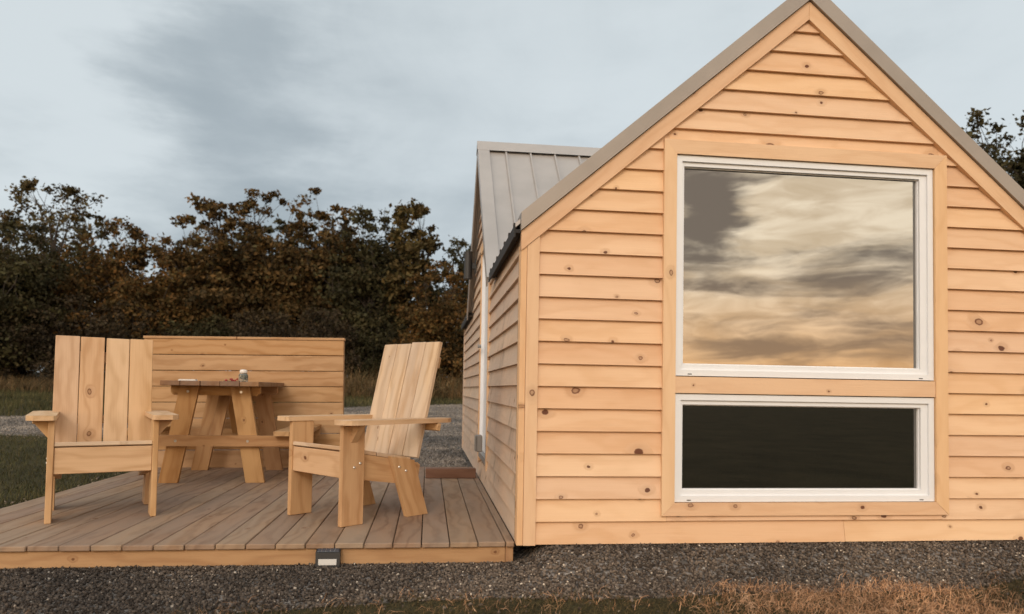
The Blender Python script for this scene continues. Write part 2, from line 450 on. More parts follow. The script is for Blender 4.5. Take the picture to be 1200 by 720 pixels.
def join_boxes(name, boxes, mat, parent=None):
    V, F = [], []
    for lo, hi in boxes:
        b = len(V)
        for z in (lo[2], hi[2]):
            V += [(lo[0], lo[1], z), (hi[0], lo[1], z), (hi[0], hi[1], z), (lo[0], hi[1], z)]
        F += [[b + k for k in f] for f in ((3, 2, 1, 0), (4, 5, 6, 7), (0, 1, 5, 4), (1, 2, 6, 5), (2, 3, 7, 6), (3, 0, 4, 7))]
    return mesh(name, V, F, mat, parent)

# ------------------------------------------------------------------ terrain
def sm(x, a, b):
    t = np.clip((x - a) / (b - a), 0, 1); return t * t * (3 - 2 * t)
def gz(x, y):
    x = np.asarray(x, float); y = np.asarray(y, float)
    z = -0.100 + 0.0 * x
    z = z + 0.088 * sm(x, 0.03, 0.16) * sm(y, -0.42, -0.03) * (1 - sm(y, 0.05, 0.6))        # gravel heaped against the cabin
    z = z + 0.032 * np.clip(y - 4, 0, 30) + 0.0015 * np.clip(y - 18, 0, 16) ** 2
    z = z + 0.012 * np.sin(x * 1.7 + 1.0) * np.sin(y * 1.3 + x * 0.6) * sm(np.hypot(x, y), 4, 9)
    z = z + 0.006 * np.sin(x * 5.1) * np.cos(y * 6.3 + 1.0) * (1 - sm(y, -0.3, 0.0))
    return z
def grass_edge(x):
    """front border between gravel and grass"""
    return np.interp(x, [-3.0, -1.2, -0.8, -0.2, 0.15, 0.5, 0.9, 1.5, 2.0, 2.35, 2.7, 3.2], [-1.2, -0.68, -0.60, -0.56, -0.56, -0.58, -0.56, -0.55, -0.55, -0.40, -0.16, 0.2])
def near_edge(x): return np.interp(x, [-30, -11, -6.3, -4.4, -2.9], [7.2, 7.1, 7.1, 6.6, 4.0])
def far_edge(x): return np.interp(x, [-30, -11, -7.3, -5, -2.5, -0.9, 0.5, 6], [11.0, 10.5, 10.4, 12.0, 14.4, 15.6, 16.4, 18.0])
def gravel_mask(x, y):
    """1 on gravel, 0 on grass"""
    front = sm(y, grass_edge(x) - 0.05, grass_edge(x) + 0.05) * (1 - sm(x, 2.9, 3.3))
    behind = sm(x, -3.1, -2.9) * (1 - sm(y, far_edge(x) - 0.3, far_edge(x) + 0.3)) * (1 - sm(x, 9, 10))
    # drive that leaves to the left behind the deck
    near = near_edge(x); far = far_edge(x)
    drive = sm(y, near - 0.3, near + 0.3) * (1 - sm(y, far - 0.4, far + 0.4))
    m = np.where(y < 0.6, front, np.maximum(behind, drive))
    m = np.where((y < 3.4) & (x < -2.96) & (y > -0.05), 0.0, m)
    m = np.where((x < -2.8) & (y <= -0.05), sm(y, -1.2, -0.9) , m)
    return m
a = np.sinh(np.linspace(-6.2, 6.2, 381))
gx_, gy_ = np.meshgrid(0.3 + a, -0.2 + a, indexing='ij')
N = len(a)
V = np.stack([gx_.ravel(), gy_.ravel(), gz(gx_, gy_).ravel()], 1)
ii, jj = np.meshgrid(np.arange(N - 1), np.arange(N - 1), indexing='ij')
q = (ii * N + jj).ravel()
F = np.stack([q, q + N, q + N + 1, q + 1], 1)

def ground_mat():
    m, t, b = material('ground_soil')
    at = t.node('ShaderNodeAttribute', attribute_name='gravel').outputs['Fac']
    geo = t.node('ShaderNodeNewGeometry').outputs['Position']
    f = t.math('ADD', at, t.math('MULTIPLY', t.math('SUBTRACT', t.noise(geo, 2.2, 6, 0.65), 0.5), 0.9))
    f = t.sstep(f, 0.42, 0.58)
    vo = t.node('ShaderNodeTexVoronoi'); vo.inputs['Scale'].default_value = 45.0; t.put(vo.inputs['Vector'], geo)
    cr, cg, cb = t.xyz(vo.outputs['Color'])
    st = t.mix(cr, (0.045, 0.041, 0.037), (0.25, 0.225, 0.205))
    st = t.mix(t.math('GREATER_THAN', cg, 0.965), st, (0.34, 0.31, 0.28))
    st = t.mix(1.0, st, t.mix(t.noise(geo, 0.7, 4, 0.6), (0.6, 0.6, 0.6), (1.35, 1.33, 1.3)), 'MULTIPLY')
    gn = t.noise(geo, 1.1, 6, 0.65)
    gr = t.mix(t.sstep(gn, 0.3, 0.7), (0.033, 0.030, 0.015), (0.064, 0.054, 0.028))
    gr = t.mix(t.math('MULTIPLY', t.sstep(t.noise(geo, 14.0, 4, 0.7), 0.55, 0.7), 0.5), gr, (0.11, 0.08, 0.045))
    c = t.mix(f, gr, st)
    t.l.new(c, b.inputs['Base Color'])
    b.inputs['Roughness'].default_value = 0.95; b.inputs['Specular IOR Level'].default_value = 0.1
    bp = t.node('ShaderNodeBump'); bp.inputs['Strength'].default_value = 0.9; bp.inputs['Distance'].default_value = 0.012
    t.l.new(t.math('SUBTRACT', 1.0, vo.outputs['Distance']), bp.inputs['Height']); t.l.new(bp.outputs[0], b.inputs['Normal'])
    return m
ground = big_mesh('ground', V, F, ground_mat(), smooth=True)
att = ground.data.attributes.new('gravel', 'FLOAT', 'POINT')
att.data.foreach_set('value', gravel_mask(gx_, gy_).ravel().astype(np.float32))
tag(ground, kind='structure')

# ------------------------------------------------------------------ cabin
E = 0.1107            # siding exposure
CW = 2.995            # width of the front
RX = CW / 2
SL = 0.852            # main roof slope
RZ0 = 1.540           # rake line (top of the wooden rake board) at the corner
CL = 5.56             # length of the side wall
GY, GZ, GS = 2.70, 2.90, 1.08   # cross gable: ridge place, ridge height, slope
cabin = empty('cabin', (0, 0, 0))
tag(cabin, 'small pine clad cabin with steep metal roof and two stacked windows in its gable', 'cabin')
FX, FZ = Vector((1, 0, 0)), Vector((0, 0, 1))
FO = Vector((0, 0, 0))
SX = Vector((0, -1, 0))                       # side wall: u runs towards the viewer
WIN_X0, WIN_X1 = 0.787, 2.208
W1 = (0.835, 1.967); W2 = (0.201, 0.748)

def wall_boxes():
    y0, y1 = 0.0, 0.09
    b = [((0.0, y0, 0.0), (WIN_X0, y1, 1.50)), ((WIN_X1, y0, 0.0), (CW, y1, 1.50)),
         ((WIN_X0, y0, 0.0), (WIN_X1, y1, W2[0])), ((WIN_X0, y0, W2[1]), (WIN_X1, y1, W1[0]))]
    return b
wall_f = join_boxes('wall', wall_boxes(), INTERIOR, cabin)
# gable infill above eaves as prisms (kept as one wall with the boxes above)
def gable_panel(u0, u1, v0):
    poly = [(u0, v0), (u1, v0), (u1, 2.9), (u0, 2.9)]
    poly = clip(poly, -SL, 1, RZ0 - 0.02); poly = clip(poly, SL, 1, RZ0 - 0.02 + SL * CW)
    return poly
for (u0, u1, v0) in ((0.0, WIN_X0, 1.5), (WIN_X0, WIN_X1, W1[1]), (WIN_X1, CW, 1.5)):
    o = prism('wall_sheathing', gable_panel(u0, u1, v0), -0.09, -0.001, INTERIOR, wall_f, FO, FX, FZ)

def lap(v0):
    return lambda v: 0.0275 - 0.0215 * (v - v0) / (E + 0.02)
def siding_row(n, spans, wall, org, ax, mat, clips=(), top=None):
    v0 = n * E + random.uniform(-0.0012, 0.0012); v1 = n * E + E + 0.018
    if top is not None: v1 = min(v1, top)
    for (u0, u1) in spans:
        poly = [(u0, v0), (u1, v0 + random.uniform(-0.0012, 0.0012)), (u1, v1), (u0, v1)]
        for c in clips: poly = clip(poly, *c)
        if len(poly) >= 3 and max(p[0] for p in poly) - min(p[0] for p in poly) > 0.03:
            prism('siding_board', poly, 0.0, lap(v0), mat, wall, org, ax, FZ)
rake_clips = [(-SL, 1, RZ0 - 0.045), (SL, 1, RZ0 - 0.045 + SL * CW)]
TX0, TX1 = 0.721, 2.277
for n in range(0, 25):
    if n == 0: spans = [(0.086, 1.703), (1.705, CW - 0.086)]
    elif n == 1 or n >= 18: spans = [(0.086, CW - 0.086)]
    else: spans = [(0.086, TX0 + 0.03), (TX1 - 0.03, CW - 0.086)]
    if n == 1:
        siding_row(1, [(0.086, TX0 + 0.03), (TX1 - 0.03, CW - 0.086)], wall_f, FO, FX, PINE, rake_clips)
        prism('siding_board', [(TX0 + 0.031, E), (TX1 - 0.031, E), (TX1 - 0.031, W2[0] - 0.01), (TX0 + 0.031, W2[0] - 0.01)], 0.0, lap(E), PINE, wall_f, FO, FX, FZ)
    elif n == 18:
        siding_row(18, [(0.086, TX0 + 0.03), (TX1 - 0.03, CW - 0.086)], wall_f, FO, FX, PINE, rake_clips)
        prism('siding_board', [(TX0 + 0.031, W1[1] + 0.01), (TX1 - 0.031, W1[1] + 0.01), (TX1 - 0.031, 18 * E + E + 0.018), (TX0 + 0.031, 18 * E + E + 0.018)], 0.0, lap(18 * E), PINE, wall_f, FO, FX, FZ)
    else:
        siding_row(n, spans, wall_f, FO, FX, PINE, rake_clips)
# corner boards
def rake_v(u): return RZ0 + SL * u if u < RX else RZ0 + SL * (CW - u)
prism('corner_board', [(0.0275, -0.004), (0.088, -0.004), (0.088, rake_v(0.088) - 0.100), (0.0275, rake_v(0.0275) - 0.100)], 0.002, 0.035, PINE_TRIM, wall_f, FO, FX, FZ, rot=math.pi / 2)
prism('corner_board', [(CW - 0.088, -0.004), (CW + 0.004, -0.004), (CW + 0.004, rake_v(CW + 0.004) - 0.100), (CW - 0.088, rake_v(CW - 0.088) - 0.100)], 0.002, 0.035, PINE_TRIM, wall_f, FO, FX, FZ, rot=math.pi / 2)
slab('corner_board', (-0.004, -0.033, -0.004), (0.0265, 0.045, rake_v(0.0265) - 0.09), PINE_TRIM, wall_f, axis=2, c=0.002)
# rake boards, mitred at the ridge
RV = 0.098
th = math.atan(SL)
prism('rake_board', [(-0.004, rake_v(-0.004) - RV), (RX - 0.0008, rake_v(RX) - RV), (RX - 0.0008, rake_v(RX)), (-0.004, rake_v(-0.004))], 0.002, 0.040, PINE_TRIM, wall_f, FO, FX, FZ, rot=th)
prism('rake_board', [(RX + 0.0008, rake_v(RX) - RV), (CW + 0.004, rake_v(CW + 0.004) - RV), (CW + 0.004, rake_v(CW + 0.004)), (RX + 0.0008, rake_v(RX))], 0.002, 0.0405, PINE_TRIM, wall_f, FO, FX, FZ, rot=-th)
# window surround: one casing round both windows with a rail between
TZ0, TZ1 = 0.136, 2.040
tf = 0.040
prism('window_casing', [(TX0, TZ0), (WIN_X0, W2[0]), (WIN_X0, W1[1]), (TX0, TZ1)], 0.0, tf, PINE_TRIM, wall_f, FO, FX, FZ, rot=math.pi / 2)
prism('window_casing', [(TX1, TZ0), (TX1, TZ1), (WIN_X1, W1[1]), (WIN_X1, W2[0])], 0.0, tf, PINE_TRIM, wall_f, FO, FX, FZ, rot=math.pi / 2)
prism('window_casing', [(TX0 + .001, TZ0), (TX1 - .001, TZ0), (WIN_X1 - .001, W2[0]), (WIN_X0 + .001, W2[0])], 0.0, tf - 0.001, PINE_TRIM, wall_f, FO, FX, FZ)
prism('window_casing', [(TX0 + .001, TZ1), (WIN_X0 + .001, W1[1]), (WIN_X1 - .001, W1[1]), (TX1 - .001, TZ1)], 0.0, tf - 0.001, PINE_TRIM, wall_f, FO, FX, FZ)
prism('window_casing', [(WIN_X0 + .001, W2[1] + .002), (WIN_X1 - .001, W2[1] + .002), (WIN_X1 - .001, W1[0] - .002), (WIN_X0 + .001, W1[0] - .002)], 0.0, tf - 0.004, PINE_TRIM, wall_f, FO, FX, FZ)

def make_window(z0, z1, lab):
    w = bpy.data.objects.new('window', None); link(w, cabin); w['label'] = lab
    x0, x1 = WIN_X0 + 0.003, WIN_X1 - 0.003; z0 += 0.003; z1 -= 0.003
    def ring(name, o, i, back, front):
        (a0, b0, a1, b1), (c0, d0, c1, d1) = o, i
        for poly, r in (([(a0, b0), (a1, b0), (c1, d0), (c0, d0)], 0), ([(a0, b1), (c0, d1), (c1, d1), (a1, b1)], 0),
                        ([(a0, b0), (c0, d0), (c0, d1), (a0, b1)], math.pi / 2), ([(a1, b0), (a1, b1), (c1, d1), (c1, d0)], math.pi / 2)):
            prism(name, poly, back, front, VINYL, w, FO, FX, FZ, rot=r)
    m1 = 0.030
    ring('window_frame', (x0, z0, x1, z1), (x0 + m1, z0 + m1, x1 - m1, z1 - m1), -0.075, 0.026)
    i1 = (x0 + 0.044, z0 + 0.058, x1 - 0.068, z1 - 0.052)
    ring('sash', (x0 + m1, z0 + m1, x1 - m1, z1 - m1), i1, -0.070, 0.014)
    i2 = (i1[0] + 0.005, i1[1] + 0.005, i1[2] - 0.005, i1[3] - 0.005)
    ring('glazing_bead', i1, i2, -0.060, 0.000)
    mesh('pane', *box_vf((i1[0] - 0.002, 0.012, i1[1] - 0.002), (i1[2] + 0.002, 0.018, i1[3] + 0.002)), GLASS, w)
    for ux in (x0 + 0.065, x1 - 0.085):
        slab('weep_slot', (ux, -0.0268, z0 + 0.006), (ux + 0.022, -0.0255, z0 + 0.011), BLACK, w)
    return w
def box_vf(lo, hi):
    V = []
    for z in (lo[2], hi[2]):
        V += [(lo[0], lo[1], z), (hi[0], lo[1], z), (hi[0], hi[1], z), (lo[0], hi[1], z)]
    return V, [(3, 2, 1, 0), (4, 5, 6, 7), (0, 1, 5, 4), (1, 2, 6, 5), (2, 3, 7, 6), (3, 0, 4, 7)]
make_window(*W1, 'large white framed window reflecting the evening clouds')
make_window(*W2, 'low wide white framed window reflecting the dark ground')

SO = Vector((0.026, 0, 0))
# side wall with door
DY0, DY1, DZ0, DZ1 = 1.90, 2.66, 0.205, 1.93
GEH = (GZ - 0.07 - 1.50) / GS
wall_s = join_boxes('wall', [((0.026, 0.092, 0.0), (0.09, DY0, 1.50)), ((0.026, DY1, 0.0), (0.09, CL, 1.50)), ((0.026, DY0, 0.0), (0.09, DY1, DZ0))], INTERIOR, cabin)
g_clips = [(1.0 * GS, 1, GZ - 0.07 - GS * GY), (-1.0 * GS, 1, GZ - 0.07 + GS * GY)]
# on this wall u = -Y;   v <= GZ - GS*|Y-GY|
g_clips = [(GS, 1, GZ - 0.055 + GS * (-GY) + 0.0), (-GS, 1, GZ - 0.055 + GS * GY)]
def gclip(poly):
    # v <= GZ-0.055 - GS*|(-u) - GY|
    poly = clip(poly, -GS, 1, GZ - 0.055 + GS * GY)      # v <= c + GS*(u + GY)
    poly = clip(poly, GS, 1, GZ - 0.055 - GS * GY)       # v <= c - GS*(u + GY)
    return poly
for (u0, u1, v0) in ((-DY0, -1.3, 1.5), (-4.1, -DY1, 1.5), (-DY1, -DY0, DZ1 + 0.02)):
    prism('wall_sheathing', gclip([(u0, v0), (u1, v0), (u1, 2.95), (u0, 2.95)]), -0.064, -0.001, INTERIOR, wall_s, SO, SX, FZ)
near_s, far_s = (-(DY0 - 0.066), -0.046), (-CL, -(DY1 + 0.066))
for n in range(0, 26):
    v0 = n * E
    if v0 > GZ - 0.12: break
    if v0 < 1.47:
        top = 1.575
        mids = [(-(DY1 + 0.066), -(DY0 - 0.066))] if v0 + E < DZ0 - 0.06 else []
        sp = [near_s, far_s] + mids
        if n == 1: sp = [near_s, far_s]
        siding_row(n, sp, wall_s, SO, SX, PINE_SIDE, (), top=None if n < 13 else 1.575)
    if n >= 13:
        c2 = [(-GS, 1, GZ - 0.055 + GS * GY), (GS, 1, GZ - 0.055 - GS * GY)]
        if v0 < 1.47: continue
        if v0 < DZ1 + 0.02: sp = [(-(DY0 - 0.066), -1.2), (-4.2, -(DY1 + 0.066))]
        else: sp = [(-4.2, -1.2)]
        siding_row(n, sp, wall_s, SO, SX, PINE_SIDE, c2)
for (u0, u1) in ((-DY0, -(DY0 - 0.064)), (-(DY1 + 0.064), -DY1)):
    prism('door_casing', [(u0, DZ0 - 0.07), (u1, DZ0 - 0.07), (u1, DZ1), (u0, DZ1)], 0.0, 0.030, PINE_TRIM, wall_s, SO, SX, FZ, rot=math.pi / 2)
prism('door_casing', [(-(DY1 + 0.064), DZ1), (-(DY0 - 0.064), DZ1), (-(DY0 - 0.064), DZ1 + 0.075), (-(DY1 + 0.064), DZ1 + 0.075)], 0.0, 0.034, PINE_TRIM, wall_s, SO, SX, FZ)
prism('corner_board', [(-CL - 0.02, 0), (-CL + 0.07, 0), (-CL + 0.07, 1.55), (-CL - 0.02, 1.55)], 0.002, 0.03, PINE_SIDE, wall_s, SO, SX, FZ, rot=math.pi / 2)
door = bpy.data.objects.new('door', None); link(door, cabin); door['label'] = 'white door in a white frame on the side wall'
prism('door_leaf', [(-DY1 + .03, DZ0 + .02), (-DY0 - .03, DZ0 + .02), (-DY0 - .03, DZ1 - .03), (-DY1 + .03, DZ1 - .03)], -0.06, -0.004, VINYL, door, SO, SX, FZ)
for poly in ([(-DY1 + .001, DZ0), (-DY1 + .028, DZ0), (-DY1 + .028, DZ1), (-DY1 + .001, DZ1)], [(-DY0 - .028, DZ0), (-DY0 - .001, DZ0), (-DY0 - .001, DZ1), (-DY0 - .028, DZ1)]):
    prism('door_frame', poly, -0.085, 0.022, VINYL, door, SO, SX, FZ)
prism('door_sill', [(-DY1 + .03, DZ0 - .03), (-DY0 - .03, DZ0 - .03), (-DY0 - .03, DZ0 + .015), (-DY1 + .03, DZ0 + .015)], -0.06, 0.03, GREY_BOX, door, SO, SX, FZ)
cylinder('door_handle', 0.016, 0.028, GREY_BOX, door, frame_m((-0.002, DY1 - 0.10, 1.12), (0, -1, 0), (0, 0, 1)))
# far side and back of the cabin
wall_r = join_boxes('wall', [((CW - 0.09, 0.092, 0.0), (CW, CL, 1.50))], PINE, cabin)
wall_b = prism('wall', [(0.091, 0), (CW - 0.091, 0), (CW - 0.091, RZ0 - 0.02 + SL * 0.091), (RX, rake_v(RX) - 0.03), (0.091, RZ0 - 0.02 + SL * 0.091)], -0.09, 0.0, PINE, cabin, (0, CL - 0.09, 0), FX, FZ)
floor_c = join_boxes('cabin_floor', [((0.02, 0.03, 0.005), (CW - 0.02, CL - 0.02, 0.05))], DARK_W, cabin)
for xx in (0.45, CW - 0.55):
    slab('skid', (xx, 0.25, -0.10), (xx + 0.12, CL - 0.1, 0.003), DARK_W, cabin, axis=1)

# main roof: ribbed metal panels
roof = bpy.data.objects.new('roof', None); link(roof, cabin)
PT = 0.022
def main_roof_z(u): return RZ0 + SL * u + 0.045
def valley_u(y):
    """distance from the eave at which the main roof comes out from under the cross gable"""
    zz = GZ - GS * abs(y - GY)
    return max(-0.030, (zz - RZ0 - 0.035) / SL)
def rib_panel(name, profile, place, mat, parent):
    """profile: list of (w, height); place(w, end) -> point and normal handled by caller"""
    V, F = [], []
    for w, h in profile:
        for end in (0, 1):
            V.append(place(w, end, h))
    for w, h in profile:
        for end in (0, 1):
            V.append(place(w, end, h - 0.004))
    n = len(profile)
    for i in range(n - 1):
        a0 = 2 * i
        F.append([a0, a0 + 1, a0 + 3, a0 + 2])
        b0 = 2 * n + 2 * i
        F.append([b0, b0 + 2, b0 + 3, b0 + 1])
        F.append([a0, a0 + 2, b0 + 2, b0]); F.append([a0 + 1, b0 + 1, b0 + 3, a0 + 3])
    cen = Vector((0, 0, 0))
    for v in V: cen += Vector(v)
    cen /= len(V)
    return mesh(name, [Vector(v) - cen for v in V], F, mat, parent, Matrix.Translation(cen))
def prof(w): return [(0, 0), (0.010, 0.0), (0.016, 0.019), (0.030, 0.019), (0.036, 0), (w * 0.5, 0), (w * 0.5 + 0.006, 0.003), (w * 0.5 + 0.012, 0), (w + 0.004, 0.001)]
nx, nz = -math.sin(th), math.cos(th)
y = -0.02; PW = 0.222
while y < CL + 0.02:
    w = min(PW, CL + 0.03 - y)
    def place(ww, end, h, y=y):
        yy = y + ww
        u = RX - 0.005 if end else min(valley_u(yy), RX - 0.01)
        return (u + nx * h, yy, main_roof_z(u) + nz * h)
    def place_r(ww, end, h, y=y):
        p = place(ww, end, h, y); return (CW - p[0], p[1], p[2])
    if min(valley_u(y), valley_u(y + w)) < RX - 0.02:
        rib_panel('roof_panel', prof(w), place, METAL, roof)
        rib_panel('roof_panel', [(a_, b_) for a_, b_ in prof(w)][::-1], place_r, METAL, roof)
    y += PW
# rake trim in bent metal over the front edge
for s in (1, -1):
    def P(u, v): return (u, v) if s == 1 else (CW - u, v)
    e0, e1 = -0.008, RX - 0.0006
    m_ = prism('rake_trim', [P(e0, rake_v(e0) + 0.003 if e0 > 0 else RZ0 + SL * e0 + 0.003), P(e1, rake_v(RX) + 0.003), P(e1, rake_v(RX) + 0.100), P(e0, RZ0 + SL * e0 + 0.092)], -0.10, 0.056 if s == 1 else 0.0565, METAL, roof, FO, FX, FZ, rot=th if s == 1 else -th)
    prism('rake_trim', [P(e0, rake_v(CW - .001) - .0), P(e1, rake_v(RX)), P(e1, rake_v(RX) + 0.07), P(e0, RZ0 + 0.07)], -0.03, 0.03, METAL, roof, (0, CL + 0.0, 0), FX, FZ, rot=th if s == 1 else -th)
cap = []
for k, (a0, a1) in enumerate(((-0.05, CL + 0.05),)):
    V = []
    for yy in (a0, a1):
        V += [(RX - 0.12, yy, rake_v(RX) + 0.095 - 0.12 * SL), (RX, yy, rake_v(RX) + 0.114), (RX + 0.12, yy, rake_v(RX) + 0.095 - 0.12 * SL), (RX, yy, rake_v(RX) + 0.095)]
    mesh('ridge_cap', V, [(0, 1, 5, 4), (1, 2, 6, 5), (3, 0, 4, 7), (2, 3, 7, 6), (3, 2, 1, 0), (4, 5, 6, 7)], METAL, roof)
for (a0, a1) in ((-0.02, 1.47), (3.93, CL + 0.02)):
    zt = main_roof_z(-0.03)
    bx_ = [((-0.040, a0, zt - 0.052), (-0.032, a1, zt + 0.003)), ((-0.0315, a0, zt - 0.03), (0.0, a1, zt - 0.012))]
    yy = -0.02 + PW * math.ceil((a0 + 0.02) / PW)
    while yy < a1 - 0.04:
        bx_.append(((-0.0405, yy + 0.010, zt + 0.0031), (-0.0325, yy + 0.036, zt + 0.021))); yy += PW
    join_boxes('eave_closure', bx_, CLOSURE, roof)

# cross gable roof over the door
groof = bpy.data.objects.new('roof', None); link(groof, cabin)
gth = math.atan(GS); gn_y, gn_z = -math.sin(gth), math.cos(gth)
def valley_y(x):
    zz = RZ0 + SL * min(x, CW - x) + 0.035 - 0.01
    return GY - (GZ - zz) / GS
x = -0.045
k = 0
GW = 0.218
while x < CW:
    for s in (1, -1):
        def place(ww, end, h, x=x, s=s):
            xx = x + ww
            yv = GY - 0.002 if end else min(valley_y(max(xx, -0.02)), GY - 0.01)
            zz = GZ - GS * (GY - yv)
            p = (xx, yv + gn_y * h, zz + gn_z * h)
            return p if s == 1 else (p[0], 2 * GY - p[1], p[2])
        pf = [(0, 0), (0.008, 0.0), (0.013, 0.021), (0.026, 0.021), (0.031, 0), (GW + 0.004, 0.001)]
        rib_panel('roof_panel', pf[::-1] if s == 1 else pf, place, METAL_L, groof)
    x += GW
for s in (1, -1):
    ye = valley_y(-0.02) - 0.03
    def pt(dx, yv, h):
        p = (dx, yv + gn_y * h, GZ - GS * (GY - yv) + gn_z * h)
        return p if s == 1 else (p[0], 2 * GY - p[1], p[2])
    V = [pt(xx, yy, h) for h in (0.008, 0.026) for yy in (ye, GY) for xx in (-0.056, 0.045)]
    V += [pt(-0.056, yy, -0.06) for yy in (ye, GY)] + [pt(-0.046, yy, -0.06) for yy in (ye, GY)] + [pt(-0.046, yy, 0.008) for yy in (ye, GY)]
    F = [(0, 1, 3, 2), (4, 6, 7, 5), (0, 4, 5, 1), (1, 5, 7, 3), (0, 2, 6, 4), (8, 9, 2, 0), (10, 12, 13, 11), (8, 10, 11, 9), (8, 0, 12, 10)]
    mesh('rake_trim', V, F, METAL_L, groof)
V = []
for xx in (-0.06, CW + 0.06):
    V += [(xx, GY - 0.085, GZ - 0.085 * GS + 0.040), (xx, GY, GZ + 0.055), (xx, GY + 0.085, GZ - 0.085 * GS + 0.040), (xx, GY, GZ + 0.02)]
mesh('ridge_cap', V, [(0, 4, 5, 1), (1, 5, 6, 2), (0, 3, 7, 4), (3, 2, 6, 7), (0, 1, 2, 3), (4, 7, 6, 5)], METAL_L, groof)

# wall lamp beyond the door, outlet box beside it
lamp = empty('wall_lamp', (0, 3.30, 1.82))
tag(lamp, 'black cylinder wall lamp on the cabin side beyond the door', 'lamp')
cylinder('lamp_body', 0.040, 0.25, BLACK, lamp, Matrix.Translation((-0.086, 0, 0)), n=20)
cylinder('lamp_rim', 0.0435, 0.012, BLACK, lamp, Matrix.Translation((-0.086, 0, 0.245)), n=20)
cylinder('lamp_rim', 0.0435, 0.012, BLACK, lamp, Matrix.Translation((-0.086, 0, -0.006)), n=20)
slab('bracket', (-0.05, -0.02, 0.09), (-0.012, 0.02, 0.15), BLACK, lamp)
slab('wall_plate', (-0.020, -0.05, 0.05), (-0.010, 0.05, 0.19), BLACK, lamp)
ob = empty('outlet_box', (0, 1.88, 0.28))
tag(ob, 'grey weatherproof outlet box on the side wall beside the door', 'outlet box')
slab('box_body', (-0.078, -0.048, 0.0), (-0.032, 0.048, 0.125), GREY_BOX, ob, axis=2, c=0.006)
slab('lid', (-0.086, -0.052, 0.004), (-0.079, 0.052, 0.121), GREY_BOX, ob, axis=2)

# ------------------------------------------------------------------ deck
deck = empty('deck', (-1.46, 1.64, -0.1))
tag(deck, 'low wooden deck of weathered boards beside the cabin', 'deck')
deck.location = (0, 0, 0)
DT = 0.008
xe = [-0.008, -0.052]
while xe[-1] > -2.85: xe.append(xe[-1] - 0.1365)
for i in range(len(xe) - 1):
    x1, x0 = xe[i] - 0.002, xe[i + 1] + 0.0025
    f = random.uniform(-0.004, 0.003)
    o = slab('deck_board', (x0, f, DT - 0.025), (x1, 3.285 + random.uniform(-.004, .004), DT + random.uniform(-0.0015, 0.001)), DECK_W, deck, axis=1, c=0.0035)
DX0 = xe[-1]
slab('fascia', (DX0 + 0.01, 0.018, -0.097), (-0.052, 0.056, -0.0175), FASCIA_W, deck, axis=0)
slab('rim_joist', (-0.051, 0.020, -0.097), (-0.012, 3.26, -0.0175), FASCIA_W, deck, axis=1)
slab('rim_joist', (DX0 + 0.012, 0.057, -0.097), (DX0 + 0.05, 3.26, -0.0175), FASCIA_W, deck, axis=1)
slab('rim_joist', (DX0 + 0.05, 3.222, -0.097), (-0.052, 3.26, -0.0175), FASCIA_W, deck, axis=0)
for k in range(5):
    slab('joist', (DX0 + 0.06, 0.55 + k * 0.55, -0.095), (-0.055, 0.588 + k * 0.55, -0.0178), DARK_W, deck, axis=0)

step = slab('step_board', (-0.452, 2.425, 0.009), (-0.036, 2.515, 0.088), STEP_W, None, axis=0, c=0.004)
tag(step, 'short reddish brown timber step lying on the deck by the cabin door', 'step')

# solar light on the fascia
sl_ = empty('solar_light', (-0.898, 0.018, -0.094))
tag(sl_, 'small black solar deck light mounted on the deck fascia', 'light')
prism('housing', [(0.0, 0.0), (0.050, 0.0), (0.044, 0.066), (0.0, 0.080)], -0.056, 0.056, BLACK, sl_, (0, -0.001, 0), (0, -1, 0), (0, 0, 1))
pan = board('solar_panel', (-0.050, -0.0235, 0.0745), (0.050, -0.0235, 0.0745), (0, -1, -0.318), 0.038, 0.003, plain('solar_cell', (0.05, 0.055, 0.07), 0.25), sl_, c=0.001)
for k in range(4):
    board('cell_line', (-0.03 + k * 0.02, -0.006, 0.0818), (-0.03 + k * 0.02, -0.041, 0.0706), (1, 0, 0), 0.0012, 0.001, STEEL, pan if False else sl_, c=0.0002)
board('diffuser', (-0.042, -0.0500, 0.022), (0.042, -0.0500, 0.022), (0, 0.091, 1), 0.028, 0.004, plain('diffuser_white', (0.55, 0.54, 0.52), 0.4), sl_)

# ------------------------------------------------------------------ privacy screen
scr = empty('privacy_screen', (-2.09, 3.20, DT))
tag(scr, 'horizontal slat wooden privacy screen behind the picnic table', 'screen')
scr.rotation_euler = (0, rad(-0.75), 0)
SW = 1.755; sh = 0.143
for k in range(8):
    z1 = 1.158 - k * sh; z0 = z1 - sh + 0.005 if k < 7 else -0.014
    slab('slat', (-SW / 2 + random.uniform(0, .003), -0.030, z0), (SW / 2 - random.uniform(0, .003), -0.004, z1), SCREEN_W, scr, axis=0, c=0.004)
slab('cap_rail', (-SW / 2 - 0.006, -0.036, 1.160), (SW / 2 + 0.006, 0.046, 1.184), SCREEN_W, scr, axis=0)
for xx in (-SW / 2 + 0.001, -0.02, SW / 2 - 0.039):
    slab('post', (xx, -0.003, 0.0), (xx + 0.038, 0.040, 1.159), SCREEN_W, scr, axis=2)

